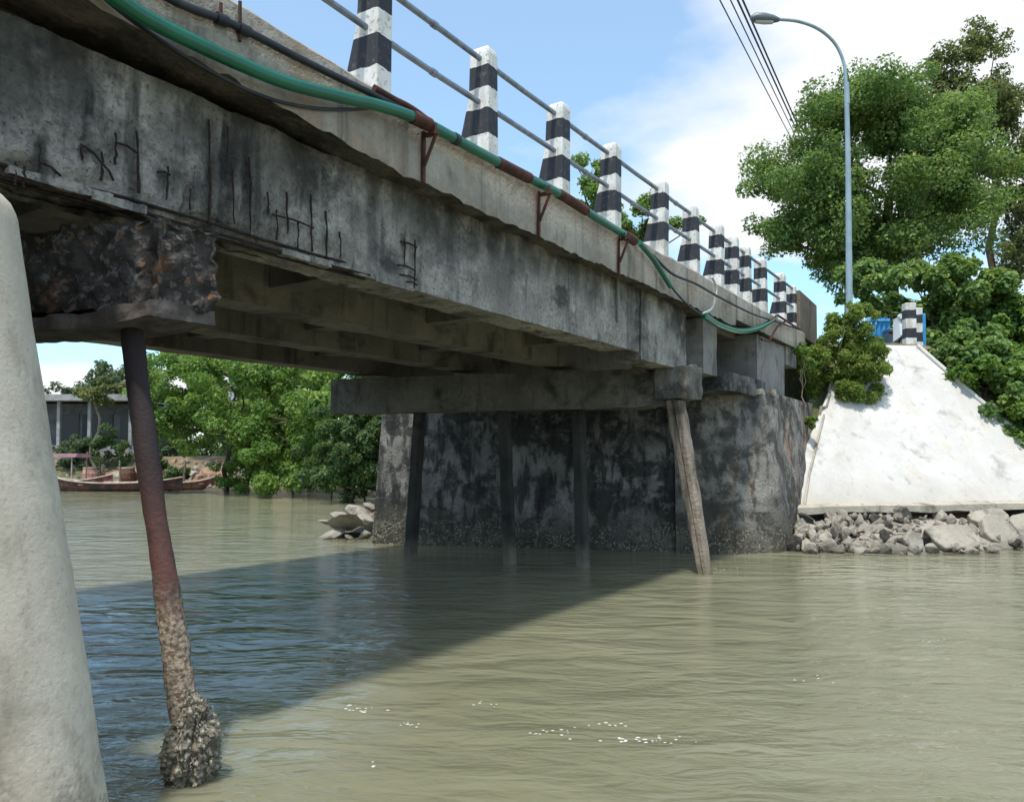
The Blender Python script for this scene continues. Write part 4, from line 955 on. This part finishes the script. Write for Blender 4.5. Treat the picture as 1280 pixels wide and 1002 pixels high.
# ------------------------------------------------------------------ boats and bank clutter
def boat(px, D, L, W, H, label, ang, hull_mat, inner, canopy=None, z=0.0):
    p = at(px, 612, D=D); p[2] = z
    e = empty('wooden_boat', p, label, 'boat', 'small wooden boats drawn up on the far bank'); e.rotation_euler = (0, 0, YAW+ang)
    mb = MB(); n = 14; prof = [(-1, 1), (-.86, .45), (-.55, .1), (0, 0), (.55, .1), (.86, .45), (1, 1)]
    inn = [(.92, .97), (.76, .5), (.45, .22), (0, .16), (-.45, .22), (-.76, .5), (-.92, .97)]
    rings = []
    for i in range(n+1):
        t = i/n*2-1; wd = W/2*(1-abs(t)**2.6)+.02; sheer = H*(1+.55*abs(t)**2.4); keel = H*.35*abs(t)**3
        rings.append([(t*L/2, a*wd, -.1+keel+(sheer-keel)*b) for a, b in prof+inn])
    loft(rings, mb).build('hull', hull_mat, e, smooth=False, loc=Vector((0, 0, 0)))
    g = MB()
    for s in (-1, 1): g.tube([(t*L/2, s*(W/2*(1-abs(t)**2.6)+.03), -.1+H*(1+.55*abs(t)**2.4)) for t in np.linspace(-1, 1, 15)], .045, 6)
    g.build('gunwale', inner, e, loc=Vector((0, 0, 0)))
    for x in (-.25, .05, .32): MB().box(x*L-.12, x*L+.12, -W*.44, W*.44, H*.62, H*.68).build('thwart', inner, e, loc=Vector((0, 0, 0)))
    if canopy:
        for sx in (-.3, .1):
            for sy in (-1, 1): MB().tube([(sx*L, sy*W*.42, H*.6), (sx*L, sy*W*.42, H+1.1)], .035, 6).build('canopy_post', inner, e, loc=Vector((0, 0, 0)))
        MB().hexa([(-.36*L, -W*.52, H+1.1), (.16*L, -W*.52, H+1.1), (.16*L, W*.52, H+1.1), (-.36*L, W*.52, H+1.1), (-.34*L, -W*.3, H+1.3), (.14*L, -W*.3, H+1.3), (.14*L, W*.3, H+1.3), (-.34*L, W*.3, H+1.3)]).build('canopy', canopy, e, loc=Vector((0, 0, 0)))
    return e
hullA = simple('dark_boat_hull', (.05, .032, .03), (.16, .06, .05), 3, .7); hullB = simple('red_boat_hull', (.22, .06, .055), (.3, .2, .17), 3, .7)
pale = simple('pale_boat_plank', (.48, .40, .34), (.34, .26, .2), 5, .8); purp = simple('faded_purple_canopy', (.14, .085, .13), (.24, .12, .12), 3, .8)
boat(148, 39.6, 6.4, 1.3, .52, 'long dark-hulled wooden boat lying along the far waterline', .03, hullA, pale)
boat(88, 40.6, 4.6, 1.4, .6, 'faded boat with a canopy at the left by the pale block', -.1, hullB, pale, purp)
boat(222, 41.0, 3.6, 1.1, .5, 'small red boat just right of the steel pile', .35, hullB, pale)
rq = random.Random(9)
clutter = [(112, 'pinkish plastic tub on the bank behind the boats', (.62, .34, .30)), (160, 'brown barrel lying behind the long boat', (.16, .08, .045)), (188, 'rust-coloured crate by the steel pile', (.25, .11, .06))]
for px, lab, c in clutter:
    p = ground_at(px, 42.2); e = empty('barrel', p, lab, 'container', 'containers on the far bank')
    mt = simple('container_'+str(px), c, tuple(q*.6 for q in c), 4, .6)
    MB().tube([(p[0], p[1], p[2]-.1), (p[0], p[1], p[2]+.15), (p[0], p[1], p[2]+.45), (p[0], p[1], p[2]+.75)], [.30, .36, .37, .31], 14).build('body', mt, e, smooth=False)
    MB().tube([(p[0], p[1], p[2]+.70), (p[0], p[1], p[2]+.79)], [.34, .34], 14).build('rim', pale, e)
brick = simple('red_brick_rubble', (.27, .15, .10), (.36, .26, .19), 3, .9)
RB = []
for s in range(4):
    me = rock_mesh('stone', 80+s, 2); me.materials[0] = brick if s % 2 else M['rubble']; RB.append(me)
rb2 = empty('bank_rubble', at(250, 600, D=42), 'reddish heaps of stones and debris along the far muddy bank', 'rubble')
for k in range(260):
    px = rq.uniform(66, 400); D = rq.uniform(40.6, 45) if px < 330 else rq.uniform(36, 40); p = ground_at(px, D); s = .08+.25*rq.random()**1.6
    if p[2] < -.05: continue
    put(RB[k % 4], 'stone', p, (s*1.4, s, s*.8), rb2)
for k in range(8):      # heaps
    px = [150, 175, 205, 240, 262, 285, 300, 330][k]; p = ground_at(px, 43)
    put(RB[1 if k % 3 else 0], 'heap', p, (.8, .7, .42), rb2, rot=(0, 0, k))
for px, tilt, lab in ((228, .12, 'leaning pale mooring stake by the small red boat'), (150, -.03, 'upright mooring stake at the long boat'), (124, .02, 'dark mooring stake left of the pile')):
    p = ground_at(px, 40.9); q = p+np.array([tilt*2, 0, 1.7]); tag(MB().tube([p-np.array([0, 0, .3]), (p+q)/2+np.array([.02, 0, 0]), q], [.06, .055, .045], 7).build('mooring_stake', M['bark_pale'] if px != 124 else M['bark']), lab, 'stake', 'mooring stakes on the far bank')

# ------------------------------------------------------------------ street lamp, wires, roadside things
lb = at(1062, 395, D=20.0); lb[2] = 4.3
lamp = empty('street_lamp', lb, 'tall grey-blue street lamp with curved arm against the tree', 'street lamp')
pole = [at(1062, 420, D=20), at(1061, 300, D=20), at(1060, 200, D=20), at(1058, 110, D=20)]
arm = [at(1058, 110, D=20), at(1055, 80, D=20.0), at(1044, 55, D=20), at(1024, 37, D=19.9), at(998, 27, D=19.8), at(968, 24, D=19.7)]
MB().tube(spline(pole, 4), [.085-.0025*i for i in range(13)], 12).build('pole', M['lamp_pole'], lamp, smooth=True)
MB().tube(spline(arm, 5), .040, 10).build('arm', M['lamp_pole'], lamp, smooth=True)
MB().tube([at(1059, 130, D=20), at(1058, 104, D=20)], .066, 12).build('collar', M['lamp_pole'], lamp, smooth=True)
MB().tube([at(1062, 421, D=20), at(1062, 412, D=20)], .16, 8).build('base_flange', M['lamp_pole'], lamp)
hp_ = [at(x, y, D=19.65) for x, y in [(974, 25), (966, 24), (955, 23), (944, 22.5), (938, 23)]]
hd = MB().tube(hp_, [.05, .10, .13, .12, .05], 10)
hd.build('lamp_head', M['lamp_head'], lamp, smooth=True)
MB().tube([q-np.array([0, 0, .07]) for q in hp_[1:4]], [.06, .085, .07], 10).build('lens', M['glass'], lamp, smooth=True)
_a = at(902, -44, D=17.6); upp = _a+(at(996, 163, D=34)-_a)*4.0-np.array([0, 0, 1.8])
up_ = empty('utility_pole', (upp[0], upp[1], 4.0), 'distant utility pole behind the street lamp and big tree carrying the wires', 'utility pole')
MB().tube([(upp[0], upp[1], 3.5), (upp[0], upp[1], upp[2]+2.2)], [.16, .11], 10).build('pole', M['wood'], up_)
MB().box(upp[0]-.9, upp[0]+.9, upp[1]-.06, upp[1]+.06, upp[2]+1.7, upp[2]+1.82).build('crossarm', M['wood'], up_)
for k, (x0, xm, ym, lab) in enumerate([(899, 942, 88, 'leftmost of the overhead power wires'), (914, 957, 85, 'second overhead power wire from the left'), (924, 965, 82, 'third and thickest overhead power wire'), (931, 968, 80, 'rightmost dark overhead power wire')]):
    a = at(x0-22, -44, D=17+k*.3); b = np.array([upp[0]-.7+.45*k, upp[1], upp[2]+1.85]); m_ = at(xm, ym, D=27); e_ = at([985, 992, 997, 1001][k], 163, D=34)
    b = a+(e_-a)*4.0; P0 = [a+(b-a)*t-np.array([0, 0, .5*t*(1-t)]) for t in np.linspace(0, 1, 9)]
    tag(MB().tube(P0, .018 if k < 2 else .027, 6).build('power_wire', M['wire']), lab, 'wire', 'overhead power wires')

def guard(px, py0, py1, D, label, w_=.15):
    p = at(px, py1, D=D); e = MB().box(-w_, w_, -w_, w_, 0, 1.06).build('guard_post', M['guard'], loc=Vector(p)); bevel(e, .02, 2)
    me = e.data; e.rotation_euler = (0, 0, .5); return tag(e, label, 'post', 'banded posts at the top of the white slope')
guard(1137, 376, 432, 19.6, 'black and white banded post at the top of the white slope', .13)
guard(1148, 383, 436, 20.3, 'second banded post just behind, touching the blue board', .09)
a = at(1153, 392, D=20.6); b = at(1153, 440, D=20.6)
o = MB().box(-.05, .05, -.1, .1, 0, a[2]-b[2]).build('blue_signboard', M['blue_paint'], loc=Vector(b)); o.rotation_euler = (0, 0, YAW+.1); bevel(o, .01, 1); tag(o, 'narrow upright blue board right of the banded posts', 'board')
a = at(1098, 398, D=22.5); b = at(1098, 412, D=22.5)
e = empty('blue_fence', (b[0], b[1], b[2]-.4), 'short blue fence glimpsed between the bush and the scooter', 'fence')
for k in range(5):
    q = at(1086+6*k, 402, D=22.5); MB().box(q[0]-.055, q[0]+.055, q[1]-.02, q[1]+.02, b[2]-.5, a[2]+(.02 if k % 2 else 0)).build('board', M['blue_paint'], e)
q0, q1 = at(1084, 401, D=22.45), at(1112, 401, D=22.45); MB().tube([q0, q1], .035, 6).build('top_rail', M['blue_paint'], e)

# parked scooter, seen from the front quarter
sp0 = at(1119, 436, D=21.6); sp0[2] = 4.47
sc_ = empty('scooter', sp0, 'black and white motor scooter parked by the banded post', 'scooter'); sc_.rotation_euler = (0, 0, -1.15)
blk = simple('scooter_black', (.012, .012, .016), None, rough=.3); wht = simple('scooter_white', (.62, .66, .68), None, rough=.3)
Z0 = Vector((0, 0, 0))
def torus(R_, r_, n=20, m=8):
    mb = MB()
    for i in range(n):
        a = 2*math.pi*i/n
        for j in range(m):
            b = 2*math.pi*j/m; mb.v.append(((R_+r_*math.cos(b))*math.cos(a), r_*math.sin(b), (R_+r_*math.cos(b))*math.sin(a)))
    for i in range(n):
        for j in range(m): mb.f.append((i*m+j, ((i+1) % n)*m+j, ((i+1) % n)*m+(j+1) % m, i*m+(j+1) % m)); mb.m.append(0)
    return mb
for x in (-.6, .6):
    wh = torus(.2, .055).build('wheel', blk, sc_, loc=Vector((x, 0, .25))); MB().tube([(0, -.03, 0), (0, .03, 0)], .12, 12).build('rim', M['galv'], wh, loc=Z0)
MB().hexa([(.35, -.16, .35), (.62, -.05, .45), (.62, .05, .45), (.35, .16, .35), (.42, -.17, .95), (.52, -.06, 1.0), (.52, .06, 1.0), (.42, .17, .95)]).build('front_shield', wht, sc_, loc=Z0)
MB().hexa([(-.75, -.14, .42), (.4, -.13, .28), (.4, .13, .28), (-.75, .14, .42), (-.8, -.10, .72), (-.1, -.14, .68), (-.1, .14, .68), (-.8, .10, .72)]).build('body', blk, sc_, loc=Z0)
MB().hexa([(-.75, -.12, .73), (-.05, -.13, .69), (-.05, .13, .69), (-.75, .12, .73), (-.72, -.10, .82), (-.1, -.11, .78), (-.1, .11, .78), (-.72, .10, .82)]).build('seat', blk, sc_, loc=Z0)
MB().tube([(.44, -.32, 1.05), (.48, 0, 1.03), (.44, .32, 1.05)], .02, 8).build('handlebar', blk, sc_, loc=Z0)
MB().tube([(.5, 0, .95), (.6, 0, .25)], .035, 8).build('fork', blk, sc_, loc=Z0)
MB().tube([(.50, 0, 1.0), (.60, 0, 1.0)], [.09, .07], 10).build('headlamp', wht, sc_, loc=Z0)
for s in (-1, 1): MB().tube([(.46, s*.25, 1.06), (.46, s*.3, 1.22)], .012, 6).build('mirror', blk, sc_, loc=Z0)

# flecks of foam drifting on the water
fm = MB(); rf_ = random.Random(21)
for px, py, n, sx in ((448, 885, 16, 22), (515, 905, 8, 16), (690, 914, 12, 40), (800, 925, 26, 70), (610, 880, 6, 20), (470, 955, 4, 8), (1170, 800, 5, 12), (900, 712, 8, 22), (1075, 694, 10, 30), (410, 673, 14, 22), (760, 905, 10, 40), (1020, 850, 6, 40)):
    for k in range(n):
        c = at(px+rf_.gauss(0, sx*.5), py+rf_.gauss(0, 2.2), Z=.006); q = rf_.uniform(.003, .0085); n_ = 7
        ring = [c+np.array([math.cos(6.283*i/n_)*_R[0], math.cos(6.283*i/n_)*_R[1], 0])*q*1.8*rf_.uniform(.6, 1.2)+np.array([_F0[0], _F0[1], 0])*math.sin(6.283*i/n_)*q*.7*rf_.uniform(.6, 1.2) for i in range(n_)]
        fm.add([c+np.array([0, 0, q*.5])]+ring, [(0, i+1, (i+1) % n_+1) for i in range(n_)])
tag(fm.build('water_foam', simple('foam_white', (.72, .73, .70), None, rough=.5), smooth=True), 'small white flecks of foam drifting on the river', 'foam', kind='stuff')
